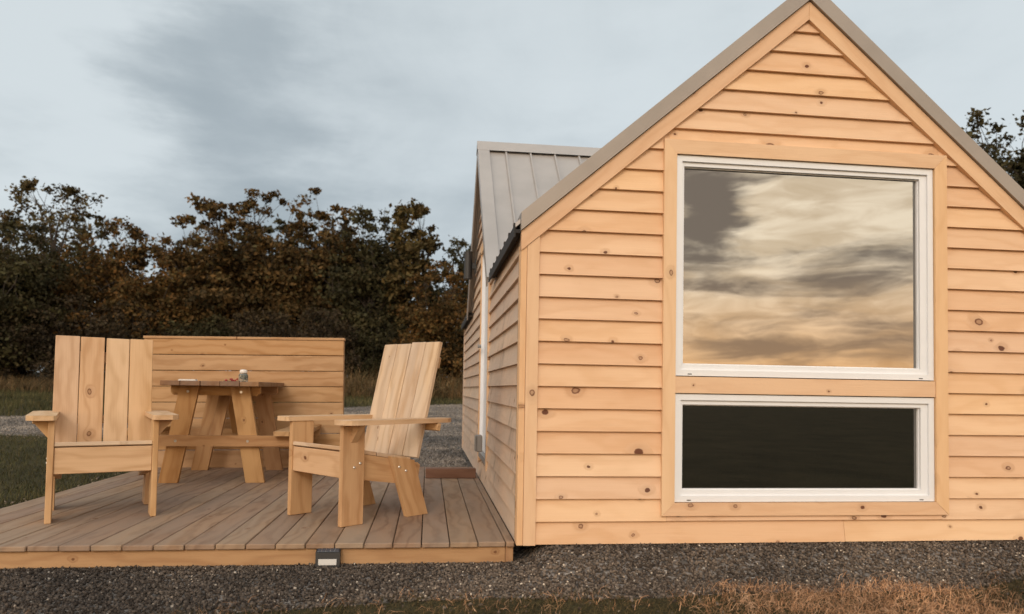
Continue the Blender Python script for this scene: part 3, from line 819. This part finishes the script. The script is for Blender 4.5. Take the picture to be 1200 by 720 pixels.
# ------------------------------------------------------------------ chairs
def make_chair(loc, rz, label, back_mat):
    t = empty('deck_chair', loc, rz)
    tag(t, label, 'chair', 'pine chairs on the deck')
    for s in (-1, 1):
        sx = lambda a_, b_: (min(s * a_, s * b_), max(s * a_, s * b_))
        l0, l1 = sx(0.232, 0.262)
        slab('leg', (l0, -0.072, 0.0), (l1, 0.072, 0.541), CHAIR_W, t, axis=2)
        # rear leg, raked back
        org = Vector((s * 0.232 if s > 0 else -0.262, 0, 0))
        prism('leg', [(0.384, 0.0), (0.542, 0.0), (0.428, 0.325), (0.256, 0.355)], 0.0, 0.030, CHAIR_W, t, org, (0, 1, 0), (0, 0, 1), rot=math.pi / 2 + 0.33)
        org = Vector((s * 0.202 if s > 0 else -0.2315, 0, 0))
        prism('side_rail', [(-0.028, 0.252), (0.48, 0.170), (0.50, 0.290), (0.48, 0.304), (-0.028, 0.396)], 0.0, 0.0295, CHAIR_W, t, org, (0, 1, 0), (0, 0, 1), rot=-0.17)
        a0, a1 = 0.226, 0.362
        poly = [(a0, -0.100), (a0 + 0.012, -0.112), (a1 - 0.035, -0.112), (a1 - 0.008, -0.085), (a1, -0.05), (a1, 0.60), (a1 - 0.03, 0.652), (a0, 0.652)]
        if s < 0: poly = [(-p, q_) for p, q_ in poly]
        prism('armrest', poly, 0.542, 0.568, CHAIR_F, t, (0, 0, 0), (1, 0, 0), (0, 1, 0), rot=math.pi / 2)
        poly = [(0.2625, 0.445), (0.2625, 0.5415), (0.340, 0.5415)]
        if s < 0: poly = [(-p, q_) for p, q_ in poly]
        prism('arm_bracket', poly, -0.019, 0.019, CHAIR_W, t, (0, 0, 0), (1, 0, 0), (0, 0, 1))
        for (yy, zz) in ((0.006, 0.311), (0.044, 0.331), (0.318, 0.292), (0.368, 0.266)):
            cylinder('bolt', 0.0085, 0.005, STEEL, t, frame_m((s * 0.262, yy, zz), (0, s, 0), (0, 0, 1)), n=10, r2=0.005)
    slab('apron', (-0.2315, -0.062, 0.256), (0.2315, -0.030, 0.396), CHAIR_F, t, axis=0)
    # seat slats, falling towards the back
    n = 4
    for k in range(n):
        y0 = -0.066 + k * 0.124; y1 = y0 + 0.119
        z0, z1 = [0.396 - 0.181 * (v + 0.028) + 0.012 for v in (y0, y1)]
        wd = 0.2315 if k < 2 else 0.2315
        ym = (y0 + y1) / 2; zm = (z0 + z1) / 2
        board('seat_slat', (-wd, ym, zm), (wd, ym, zm), (0, y1 - y0, z1 - z0), math.hypot(y1 - y0, z1 - z0), 0.022, CHAIR_W2, t)
    # back: four upright boards
    b0, b1 = Vector((0, 0.452, 0.335)), Vector((0, 0.622, 1.024))
    ux = [-0.262, -0.1315, 0.005, 0.1365]; uw = [0.1275, 0.1285, 0.1275, 0.1295]
    for k in range(4):
        xm = ux[k] + uw[k] / 2; tilt = (-0.0015, 0.0, 0.002, 0.001)[k]
        board('back_slat', b0 + Vector((xm - tilt, 0, 0)), b1 + Vector((xm + tilt, 0, random.uniform(-.003, .004))), (1, 0, 0), uw[k], 0.024, back_mat, t)
    dn = (b1 - b0).normalized(); nb = Vector((0, dn.z, -dn.y))
    for f, ln in ((0.30, 0.36), (0.83, 0.25)):
        p = b0.lerp(b1, f) + nb * 0.027
        if f < 0.5: p.z = 0.518
        board('back_rail', p - Vector((ln, 0, 0)), p + Vector((ln, 0, 0)), dn, 0.07 if f > 0.5 else 0.045, 0.028, CHAIR_W, t)
    return t
make_chair((-2.215, 0.690, DT + 0.001), rad(24.8), 'pine chair facing the viewer at the open edge of the deck', CHAIR_F)
make_chair((-1.010, 0.615, DT + 0.001), rad(-47.9), 'pine chair turned sideways towards the table, beside the cabin', CHAIR_W2)

# ------------------------------------------------------------------ picnic table
pt_ = empty('picnic_table', (-2.075, 2.56, DT + 0.001), rad(2.2))
tag(pt_, 'wooden picnic table with attached benches in front of the slat screen', 'table')
TL = 0.575
for k in range(5):
    x0 = -0.350 + k * 0.140
    slab('table_plank', (x0 + 0.002, -TL + random.uniform(-.006, .006), 0.734), (x0 + 0.138, TL + random.uniform(-.006, .006), 0.770), TABLE_TOP_W, pt_, axis=1)
for s in (-1, 1):
    yl = s * 0.415           # plane of the A-frame
    org = Vector((0, yl + 0.019, 0))
    for sx in (-1, 1):
        poly = [(sx * 0.245, 0.0), (sx * 0.382, 0.0), (sx * 0.250, 0.7335), (sx * 0.112, 0.7335)]
        prism('leg', poly, 0.0, 0.038, TABLE_W, pt_, org, (1, 0, 0), (0, 0, 1), rot=math.pi / 2 + sx * 0.17)
        cylinder('bolt', 0.010, 0.006, STEEL, pt_, frame_m((sx * 0.192, yl - s * -0.0195, 0.690), (1, 0, 0), (0, 0, s)), n=10, r2=0.006)
        cylinder('bolt', 0.010, 0.006, STEEL, pt_, frame_m((sx * 0.258, yl + s * 0.0585, 0.318), (1, 0, 0), (0, 0, s)), n=10, r2=0.006)
    yc = yl - s * 0.039
    prism('cleat', [(-0.305, 0.662), (-0.325, 0.682), (-0.325, 0.7335), (0.325, 0.7335), (0.325, 0.682), (0.305, 0.662)], 0.0, 0.038, TABLE_W, pt_, (0, yc + 0.019, 0), (1, 0, 0), (0, 0, 1))
    yb = yl + s * 0.039
    prism('crossbeam', [(-0.665, 0.279), (-0.69, 0.304), (-0.69, 0.360), (0.69, 0.360), (0.69, 0.304), (0.665, 0.279)], 0.0, 0.038, TABLE_W, pt_, (0, yb + 0.019, 0), (1, 0, 0), (0, 0, 1))
for sx in (-1, 1):
    for k in range(2):
        c_ = sx * (0.515 + k * 0.118)
        slab('seat_plank', (c_ - 0.057, -TL + 0.03, 0.3605), (c_ + 0.057, TL - 0.03, 0.398), TABLE_W, pt_, axis=1)
for s in (-1, 1):
    board('brace', (0, s * 0.385, 0.33), (0, s * 0.06, 0.715), (1, 0, 0), 0.085, 0.034, TABLE_W, pt_)

# things on the table
jar = empty('glass_jar', (-1.945, 2.50, DT + 0.7715))
tag(jar, 'small glass jar with greenery and a white top on the picnic table', 'jar')
def lathe(name, prof_, mat, parent, n=18):
    V, F = [], []
    for r, z in prof_:
        for i in range(n): V.append((r * math.cos(2 * math.pi * i / n), r * math.sin(2 * math.pi * i / n), z))
    for k in range(len(prof_) - 1):
        for i in range(n):
            j = (i + 1) % n
            F.append((k * n + i, k * n + j, (k + 1) * n + j, (k + 1) * n + i))
    F.append(tuple(range(n - 1, -1, -1))); F.append(tuple((len(prof_) - 1) * n + i for i in range(n)))
    return mesh(name, V, F, mat, parent, smooth=False)
gm, gt, gb = material('jar_glass')
gb.inputs['Base Color'].default_value = (0.75, 0.80, 0.78, 1); gb.inputs['Roughness'].default_value = 0.05; gb.inputs['Transmission Weight'].default_value = 0.85
lathe('jar_body', [(0.030, 0.0), (0.037, 0.006), (0.037, 0.055), (0.028, 0.066), (0.028, 0.074)], gm, jar)
lathe('lid', [(0.0295, 0.0745), (0.0295, 0.088), (0.026, 0.096), (0.012, 0.100)], plain('jar_top_white', (0.74, 0.70, 0.66), 0.5), jar)
rng = np.random.default_rng(5)
V, F = [], []
for k in range(60):
    c_ = rng.normal(0, 0.016, 3) * (1, 1, 0.7) + (0, 0, 0.035); a_, b_ = rng.normal(0, 0.007, 3), rng.normal(0, 0.007, 3)
    i = len(V); V += [c_ - a_, c_ + b_, c_ + a_, c_ - b_]; F.append((i, i + 1, i + 2, i + 3))
mesh('greenery', V, F, plain('jar_leaves', (0.05, 0.075, 0.035), 0.7), jar)
ber = empty('berry_sprig', (-2.02, 2.46, DT + 0.7715))
tag(ber, 'sprig of small red berries lying beside the glass jar', 'berries')
RED = plain('red_berry', (0.30, 0.03, 0.025), 0.4)
for k in range(9):
    r_ = random.uniform(0.007, 0.011)
    n_ = 8
    Vb, Fb = [], []
    for j in range(1, 5):
        for i in range(n_):
            Vb.append((r_ * math.sin(math.pi * j / 5) * math.cos(2 * math.pi * i / n_), r_ * math.sin(math.pi * j / 5) * math.sin(2 * math.pi * i / n_), r_ * math.cos(math.pi * j / 5)))
    for j in range(3):
        for i in range(n_): Fb.append((j * n_ + i, (j + 1) * n_ + i, (j + 1) * n_ + (i + 1) % n_, j * n_ + (i + 1) % n_))
    Fb += [tuple(range(n_)), tuple(range(4 * n_ - 1, 3 * n_ - 1, -1))]
    mesh('berry', Vb, Fb, RED, ber, Matrix.Translation((random.uniform(-0.05, 0.045), random.uniform(-0.025, 0.025), r_ + random.choice((0, 0, 0.012)))), smooth=True)
board('stem', (-0.07, 0, 0.004), (0.05, 0.01, 0.006), (0, 1, 0), 0.004, 0.004, BARK, ber, c=0.001)
pap = empty('paper_stack', (-2.285, 2.22, DT + 0.7715), rad(8))
tag(pap, 'thin stack of white paper on the near corner of the picnic table', 'paper')
for k in range(3):
    slab('sheet', (-0.062 + 0.003 * k, -0.05, 0.004 * k), (0.062 - 0.002 * k, 0.05, 0.004 * k + 0.0037), plain('paper_white', (0.74, 0.71, 0.67), 0.8) if k == 0 else bpy.data.materials['paper_white'], pap, c=0.0008)

# ------------------------------------------------------------------ gravel stones, grass
def stones(name, P, size, mat, rng):
    """many low stones: squashed octahedra"""
    n = len(P)
    base = np.array([(1, 0, 0), (0, 1, 0), (-1, 0, 0), (0, -1, 0), (0, 0, 1), (0, 0, -1)], float)
    fac = np.array([(0, 1, 4), (1, 2, 4), (2, 3, 4), (3, 0, 4), (1, 0, 5), (2, 1, 5), (3, 2, 5), (0, 3, 5)])
    s = size * rng.uniform(0.55, 1.35, (n, 1)) * rng.uniform(0.6, 1.3, (n, 3)) * np.array([1, 1, 0.7])
    q_ = rng.normal(size=(n, 4)); q_ /= np.linalg.norm(q_, axis=1, keepdims=True)
    w_, x_, y_, z_ = q_.T
    R_ = np.stack([1 - 2 * (y_**2 + z_**2), 2 * (x_*y_ - z_*w_), 2 * (x_*z_ + y_*w_), 2 * (x_*y_ + z_*w_), 1 - 2 * (x_**2 + z_**2), 2 * (y_*z_ - x_*w_), 2 * (x_*z_ - y_*w_), 2 * (y_*z_ + x_*w_), 1 - 2 * (x_**2 + y_**2)], 1).reshape(n, 3, 3)
    V = base[None] * rng.uniform(0.7, 1.2, (n, 6, 1)) * s[:, None, :]
    V = np.einsum('nij,nkj->nki', R_, V) + P[:, None, :]
    F = fac[None] + (np.arange(n) * 6)[:, None, None]
    return big_mesh(name, V.reshape(-1, 3), F.reshape(-1, 3), mat)
rng = np.random.default_rng(11)
def gravel_points(n, x0, x1, y0, y1, lift):
    X = rng.uniform(x0, x1, n); Y = rng.uniform(y0, y1, n)
    k = rng.uniform(size=n) < gravel_mask(X, Y) + 0.02
    k &= ~((X < 0.0) & (Y > 0.03)) & ~((X > 0.06) & (Y > 0.10))
    X, Y = X[k], Y[k]
    return np.stack([X, Y, gz(X, Y) + rng.uniform(0, lift, len(X))], 1)
P = gravel_points(64000, -3.2, 3.2, -1.15, 0.09, 0.008)
tag(stones('gravel', P, 0.0084, STONE_M, rng), 'dark crushed stone gravel in front of the deck and cabin', 'gravel', kind='stuff')
P = gravel_points(1500, -3.2, 3.2, -1.0, 0.06, 0.010)
tag(stones('pale_gravel', P, 0.0062, PALE_STONE_M, rng), 'scattered pale pebbles among the dark gravel', 'gravel', kind='stuff')
n = 46000
Y = 3.25 + 13 * rng.uniform(size=n) ** 1.7; X = rng.uniform(-1, 1, n) * 1.0
X = -1.45 + X * (1.75 + 0.1 * (Y - 3))
k = (gravel_mask(X, Y) > 0.5) & ~((X > 0.0) & (Y < 5.7)) & ~((X > -3.0) & (Y < 3.3))
X, Y = X[k], Y[k]
tag(stones('yard_gravel', np.stack([X, Y, gz(X, Y) + 0.003], 1), 0.016, YARD_M, rng), 'grey crushed stone in the yard behind the deck', 'gravel', kind='stuff')
n = 16000
X = rng.uniform(-10, -4, n); Y = rng.uniform(6.8, 11, n); k = gravel_mask(X, Y) > 0.5; X, Y = X[k], Y[k]
tag(stones('drive_gravel', np.stack([X, Y, gz(X, Y) + 0.003], 1), 0.018, YARD_M, rng), 'grey crushed stone of the drive beyond the lawn', 'gravel', kind='stuff')
# coarser stones on the verge left of the deck and behind it
n = 9000
X = rng.uniform(-9, -2.9, n); Y = rng.uniform(0.5, 10, n)
near = near_edge(X)
k = (np.abs(Y - near + 0.15) < rng.normal(0, 0.28, n) + 0.1) | ((X > -3.35) & (Y < 4.6) & (rng.uniform(size=n) < 0.5))
X, Y = X[k], Y[k]
tag(stones('verge_stones', np.stack([X, Y, gz(X, Y) + 0.004], 1), 0.017, VERGE_M, rng), 'pale stones along the verge between grass and gravel drive', 'stones', kind='stuff')

def blades(name, P, length, width, mat, rng, lean=0.5, seg=3, lie=0.0):
    """curved grass ribbons rooted at P"""
    n = len(P)
    az = rng.uniform(0, 2 * np.pi, n); L = length * rng.uniform(0.5, 1.35, n)
    w = width * rng.uniform(0.6, 1.3, n)
    bend = rng.uniform(0.2, 1.0, n) * lean + lie * rng.uniform(0.3, 1.0, n)
    dirx, diry = np.cos(az), np.sin(az)
    pts = []
    ang = np.pi / 2 - bend * 0.5
    pos = P.copy()
    pts.append(pos.copy())
    for s in range(seg):
        st = L / seg
        pos = pos + np.stack([dirx * np.cos(ang) * st, diry * np.cos(ang) * st, np.sin(ang) * st], 1)
        pos[:, 2] = np.maximum(pos[:, 2], P[:, 2] + 0.004)
        ang = ang - bend * 0.75
        az2 = rng.normal(0, 0.25, n); dirx, diry = dirx * np.cos(az2) - diry * np.sin(az2), dirx * np.sin(az2) + diry * np.cos(az2)
        pts.append(pos.copy())
    sx, sy = -np.sin(az), np.cos(az)
    V = []
    for s in range(seg + 1):
        ww = w * (1 - 0.85 * s / seg) * 0.5
        o = np.stack([sx * ww, sy * ww, 0.35 * ww], 1)
        V += [pts[s] - o, pts[s] + o]
    V = np.stack(V, 1)
    F = []
    for s in range(seg): F.append([2 * s, 2 * s + 1, 2 * s + 3, 2 * s + 2])
    F = np.array(F)[None] + (np.arange(n) * 2 * (seg + 1))[:, None, None]
    return big_mesh(name, V.reshape(-1, 3), F.reshape(-1, 4), mat)
def front_points(n, dens):
    X = rng.uniform(-2.2, 3.6, n); Y = rng.uniform(-1.5, 0.2, n)
    e = grass_edge(X) + 0.05 * np.sin(X * 9) + 0.03 * np.sin(X * 23 + 1)
    k = (Y < e + rng.exponential(0.03, n)) & (rng.uniform(size=n) < dens(X, Y))
    X, Y = X[k], Y[k]
    return np.stack([X, Y, gz(X, Y)], 1)
def patchy(X, Y): return 0.5 + 0.5 * np.sin(X * 3.1 + 2.0 * np.sin(Y * 4)) * np.cos(Y * 5.3 + X * 2.2)
def hump(X): return np.exp(-((X - 1.35) / 0.62) ** 4)
P = front_points(60000, lambda X, Y: np.clip(hump(X) * (0.55 + 0.45 * patchy(X * 2, Y * 2)) + 0.10 * patchy(X, Y), 0, 1) * (1 - 0.9 * sm(X, 1.95, 2.2)))
P[:, 2] += rng.uniform(-0.01, 0.035, len(P)) * hump(P[:, 0]) * (0.4 + 0.6 * patchy(P[:, 0] * 2.3, P[:, 1] * 2.1))
tag(blades('dry_grass', P, 0.15, 0.0023, STRAW_M, rng, lean=0.4, lie=2.6, seg=5), 'matted orange brown dry grass at the front edge of the gravel', 'grass', kind='stuff')
P = front_points(1500, lambda X, Y: 0.35 + 0.0 * X)
tag(blades('loose_straw', P, 0.16, 0.0022, STRAW_M, rng, lean=0.9, lie=0.9, seg=4), 'loose thin straws standing up out of the front grass', 'grass', kind='stuff')
P = front_points(70000, lambda X, Y: np.clip(0.9 - 0.6 * hump(X), 0, 1))
tag(blades('short_grass', P, 0.042, 0.0026, MOSSY_M, rng, lean=1.2, lie=1.2), 'short dark olive grass in front of the gravel strip', 'grass', kind='stuff')
# lawn left of the deck and meadow behind
n = 110000
X = rng.uniform(-11, -2.95, n); Y = 0.3 + 7.5 * rng.uniform(size=n) ** 1.4
k = (gravel_mask(X, Y) < 0.5) & ~((X > -2.98) & (Y < 3.3)) & (X > -1.0 - 1.1 * (Y + 3.4))
X, Y = X[k], Y[k]
tag(blades('lawn_grass', np.stack([X, Y, gz(X, Y) - 0.005], 1), 0.058, 0.006, GRASS_M, rng, lean=1.5, seg=2), 'rough green grass between the deck and the gravel drive', 'grass', kind='stuff')
n = 90000
X = rng.uniform(-26, 6, n); Y = 9.5 + 16 * rng.uniform(size=n)
k = (gravel_mask(X, Y) < 0.5) & (X > -1.0 - 1.0 * (Y + 3.4))
X, Y = X[k], Y[k]
tag(blades('meadow_grass', np.stack([X, Y, gz(X, Y) - 0.01], 1), 0.15, 0.016, GRASS_M, rng, lean=1.0, seg=2), 'dark meadow grass below the trees', 'grass', kind='stuff')
n = 42000
Y = rng.uniform(18.3, 24.5, n); X = rng.uniform(-22, 4, n)
k = (patchy(X * 0.5, Y * 0.5) > rng.uniform(-0.2, 0.9, n)) & (Y > np.where(X > -6.5, 19.0, 19.5))
X, Y = X[k], Y[k]
Pw = np.stack([X, Y, gz(X, Y) - 0.02], 1)
m_hi = X > -6.5
tag(blades('tall_weeds', Pw[m_hi], 0.95, 0.024, WEED_M, rng, lean=0.95, seg=4), 'tall dry brown weeds in front of the wood', 'weeds', kind='stuff')
tag(blades('low_weeds', Pw[~m_hi], 0.42, 0.022, WEED_M, rng, lean=0.6, seg=3), 'low brown weeds along the meadow edge', 'weeds', kind='stuff')

# ------------------------------------------------------------------ trees
def tubes(segs, sides=5):
    """segs: list of (points, radii)"""
    V, F = [], []
    for pts, rr in segs:
        pts = np.asarray(pts); b = len(V)
        for i, p in enumerate(pts):
            t_ = pts[min(i + 1, len(pts) - 1)] - pts[max(i - 1, 0)]; t_ = t_ / (np.linalg.norm(t_) + 1e-9)
            u = np.cross(t_, (0.3, 1, 0.2)); u /= np.linalg.norm(u) + 1e-9; v = np.cross(t_, u)
            for k in range(sides):
                a_ = 2 * math.pi * k / sides
                V.append(p + rr[i] * (u * math.cos(a_) + v * math.sin(a_)))
        for i in range(len(pts) - 1):
            for k in range(sides):
                k2 = (k + 1) % sides
                F.append((b + i * sides + k, b + i * sides + k2, b + (i + 1) * sides + k2, b + (i + 1) * sides + k))
    return np.array(V), np.array(F)
def tree(name, label, cat, x, y, top, hw, mat, seed, clumps=46, leaves=190, leaf=0.13, spread=0.48, low=0.12, group=None, depth=None, taper=0.0, tufts=40):
    r = np.random.default_rng(seed)
    g = float(gz(x, y)); H = top - g
    root = empty(name, (x, y, g - 0.05)); tag(root, label, cat, group)
    hd = hw if depth is None else depth
    lean = r.normal(0, 0.03 * H, 2)
    nt = 7
    tp = np.array([[lean[0] * (i / (nt - 1)) ** 1.5 + r.normal(0, 0.012 * H), lean[1] * (i / (nt - 1)) ** 1.5, 0.80 * H * i / (nt - 1)] for i in range(nt)]); tp[0, :2] = 0
    r0 = 0.017 * H + 0.03
    segs = [(tp, [r0 * (1 - 0.8 * i / (nt - 1)) for i in range(nt)])]
    cs = []
    for k in range(clumps):
        for _ in range(20):
            p = r.uniform(-1, 1, 3); q = np.linalg.norm(p)
            if 0.30 < q < 1.0 or (q < 1 and r.uniform() < 0.2): break
        zz = (p[2] + 1) / 2
        wmul = (1 - taper * zz) * 0.88; zz *= 0.9
        c = np.array([p[0] * (hw - spread * 0.6) * wmul, p[1] * (hd - spread * 0.5) * wmul, H * low + zz * (H * (1 - low) - spread * 0.7)])
        cs.append(c)
        # limb from the trunk
        fz = np.clip(c[2] / H * r.uniform(0.45, 0.8), 0.08, 0.78)
        i = fz * (nt - 1) / 0.80 * 0.999; i0 = min(int(i), nt - 2); s = tp[i0] + (tp[i0 + 1] - tp[i0]) * (i - i0)
        mid = (s + c) / 2 + np.array([r.normal(0, 0.1), r.normal(0, 0.1), 0.08 * H * r.uniform(0.0, 1)])
        rb = r0 * 0.30 * r.uniform(0.6, 1.1)
        segs.append(([s, (s + mid) / 2 + r.normal(0, 0.05, 3), mid, c], [rb, rb * 0.8, rb * 0.55, rb * 0.2]))
        for _ in range(2):
            e_ = c + r.normal(0, spread * 0.7, 3)
            segs.append(([mid * 0.35 + c * 0.65, (mid * 0.2 + c * 0.8 + e_) / 2, e_], [rb * 0.35, rb * 0.22, rb * 0.08]))
            cs.append(e_)
    nt0 = len(cs)
    for k in range(tufts):
        a_ = r.uniform(0, 2 * np.pi); zz = r.uniform(0.45, 1.0) ** 0.7
        rr_ = math.sqrt(max(0.0, 1 - (2 * zz - 1) ** 2)) * r.uniform(0.75, 1.08)
        c = np.array([math.cos(a_) * rr_ * hw, math.sin(a_) * rr_ * hd, H * low + zz * H * (1 - low) * r.uniform(0.96, 1.05)])
        cc = np.array(cs[:nt0]); jn = cc[np.argmin(np.linalg.norm(cc - c - (0, 0, -0.5), axis=1))]
        segs.append(([jn, (jn + c) / 2 + r.normal(0, 0.06, 3), c], [r0 * 0.09, r0 * 0.06, r0 * 0.025]))
        cs.append(c)
    TV, TF = tubes(segs)
    big_mesh('trunk', TV, TF, BARK, root, smooth=True)
    cs = np.array(cs); m = len(cs)
    wgt = r.uniform(0.35, 1.5, m)
    cnt = np.maximum(4, (leaves * wgt / 1.25)).astype(int); cnt[:nt0] = np.maximum(4, cnt[:nt0] * np.interp(cs[:nt0, 2] / H, [0.62, 0.92], [1.0, 0.38])).astype(int); cnt[nt0:] = r.integers(24, 80, m - nt0)
    C_ = np.repeat(cs, cnt, axis=0); n = len(C_)
    spm = spread * r.uniform(0.5, 1.1, m); spm[nt0:] = r.uniform(0.12, 0.26, m - nt0); sp = np.repeat(spm, cnt)
    P_ = C_ + r.normal(0, 1, (n, 3)) * sp[:, None] * np.array([0.62, 0.62, 0.42])
    P_[:, 2] = np.maximum(P_[:, 2], 0.05)
    u = r.normal(size=(n, 3)); u /= np.linalg.norm(u, axis=1, keepdims=True)
    v = np.cross(u, r.normal(size=(n, 3))); v /= np.linalg.norm(v, axis=1, keepdims=True)
    s = 0.60 * leaf * r.uniform(0.5, 1.4, (n, 1)); s[cnt[:nt0].sum():] *= 1.0
    a_ = u * s; b_ = v * s * 0.62
    bump = np.cross(u, v) * s * 0.18
    V = np.stack([P_ - a_, P_ + b_ - a_ * 0.1 + bump, P_ + a_, P_ - b_ - a_ * 0.1 + bump], 1).reshape(-1, 3)
    F = np.arange(n * 4).reshape(-1, 4)
    big_mesh('crown', V, F, mat, root)
    return root
G = 'trees of the wood behind the meadow'
TREES = [
    # x, y, top, half width, material, clumps, leaves, leaf, spread, low, label
    (-15.6, 23.8, 6.5, 2.2, LEAF_DARK, 60, 230, 0.11, 0.50, 0.05, 'dense dark tree at the left edge of the wood'),
    (-15.6, 27.0, 8.9, 3.2, LEAF_OLIVE, 34, 60, 0.13, 0.50, 0.40, 'tall thin-leaved tree with sky showing through, rising behind the dark left tree'),
    (-12.6, 25.0, 6.8, 2.5, LEAF_RUST, 60, 200, 0.12, 0.50, 0.05, 'rust brown tree between the thin-leaved tree and the dip in the treeline'),
    (-10.6, 24.5, 6.1, 1.9, LEAF_RUST, 44, 190, 0.12, 0.48, 0.05, 'low orange brown tree at the dip in the treeline'),
    (-8.9, 25.0, 7.9, 1.9, LEAF_OAK, 42, 130, 0.15, 0.42, 0.10, 'oak with a ragged gappy top above the left end of the slat screen'),
    (-6.9, 26.0, 8.7, 2.4, LEAF_OAK, 60, 170, 0.14, 0.46, 0.08, 'broad oak standing above the middle of the slat screen'),
    (-4.9, 26.0, 8.7, 1.7, LEAF_OAK, 46, 150, 0.15, 0.44, 0.10, 'tall oak with leafy tufts above the right end of the slat screen'),
    (-2.9, 25.5, 7.9, 2.1, LEAF_DARK, 60, 200, 0.13, 0.48, 0.06, 'dark round-topped tree left of the gangling bare-limbed one'),
    (-1.15, 24.5, 8.2, 1.0, LEAF_OLIVE, 22, 60, 0.16, 0.32, 0.30, 'slender tree with loose leaf tufts above the sideways chair'),
    (0.9, 27.5, 7.1, 2.0, LEAF_DARK, 44, 150, 0.13, 0.46, 0.08, 'green-black tree beside the cabin lamp'),
    (-0.1, 23.0, 5.3, 1.5, LEAF_RUST, 44, 190, 0.11, 0.44, 0.05, 'orange brown bushy tree against the cabin corner'),
    (-11.2, 33.0, 8.4, 3.0, LEAF_OAK, 50, 190, 0.15, 0.60, 0.05, 'brown oak set back behind the dip in the treeline'),
    (-8.0, 34.0, 9.3, 3.0, LEAF_DARK, 50, 190, 0.15, 0.60, 0.05, 'dark tree set back behind the two ragged oaks'),
    (-3.8, 34.0, 9.4, 3.0, LEAF_DARK, 50, 190, 0.15, 0.60, 0.05, 'dark tree set back behind the round-topped tree'),
    (-17.5, 33.0, 8.8, 3.2, LEAF_DARK, 50, 190, 0.15, 0.60, 0.05, 'dark tree set far back behind the thin-leaved tree'),
    (-20.5, 29.0, 8.8, 3.0, LEAF_OAK, 50, 170, 0.14, 0.55, 0.06, 'brown tree cut by the left picture edge'),
]
for i, (x, y, top, hw, mt, cl, lv, lf, sp, lw, lab) in enumerate(TREES):
    tree('tree', lab, 'tree', x, y, top, hw, mt, 100 + i, cl, lv, lf, sp, lw, G, depth=min(hw, 2.0))
tree('tree', 'dark green tree beyond the right slope of the cabin roof', 'tree', 15.0, 14.0, 8.5, 2.6, LEAF_DARK, 301, 110, 300, 0.11, 0.45, 0.05, tufts=90)
tree('tree', 'dark tree lower down past the right roof edge', 'tree', 17.6, 15.5, 7.6, 2.0, LEAF_DARK, 302, 50, 150, 0.13, 0.45, 0.05)
SH = [(-15.8, 19.5, 3.1, 1.7, LEAF_BRUSH), (-13.1, 20.5, 3.6, 1.9, LEAF_BRUSH), (-10.9, 21.5, 3.3, 1.7, LEAF_BRUSH), (-8.8, 22.5, 3.2, 1.6, LEAF_DARK), (-6.6, 23.0, 3.2, 1.7, LEAF_BRUSH),
      (-4.4, 23.5, 3.3, 1.6, LEAF_BRUSH), (-2.2, 24.0, 3.0, 1.6, LEAF_DARK), (-0.9, 22.0, 2.4, 1.0, LEAF_BRUSH), (-18.6, 22.5, 3.8, 2.0, LEAF_BRUSH), (-17.0, 25.5, 4.2, 2.2, LEAF_DARK)]
SL_LAB = ['brown brush below the dense dark tree', 'wide grey-brown brush behind the chair facing the viewer', 'brown brush below the orange brown dip tree', 'dark bush behind the left end of the slat screen',
          'brown brush behind the middle of the slat screen', 'brown brush behind the right end of the slat screen', 'dark bush just right of the slat screen', 'low brown brush seen over the sideways chair', 'brown brush at the far left picture edge', 'dark bush filling the gap behind the left picture edge brush']
for i, (x, y, top, hw, mt) in enumerate(SH):
    tree('bush', SL_LAB[i], 'bush', x * (1 + 0.012 * max(0, 23.5 - y)), max(y, 23.5), top + 0.3, hw, mt, 400 + i, 40, 170, 0.085, 0.42, 0.02, 'bushes under the wood', depth=1.2)
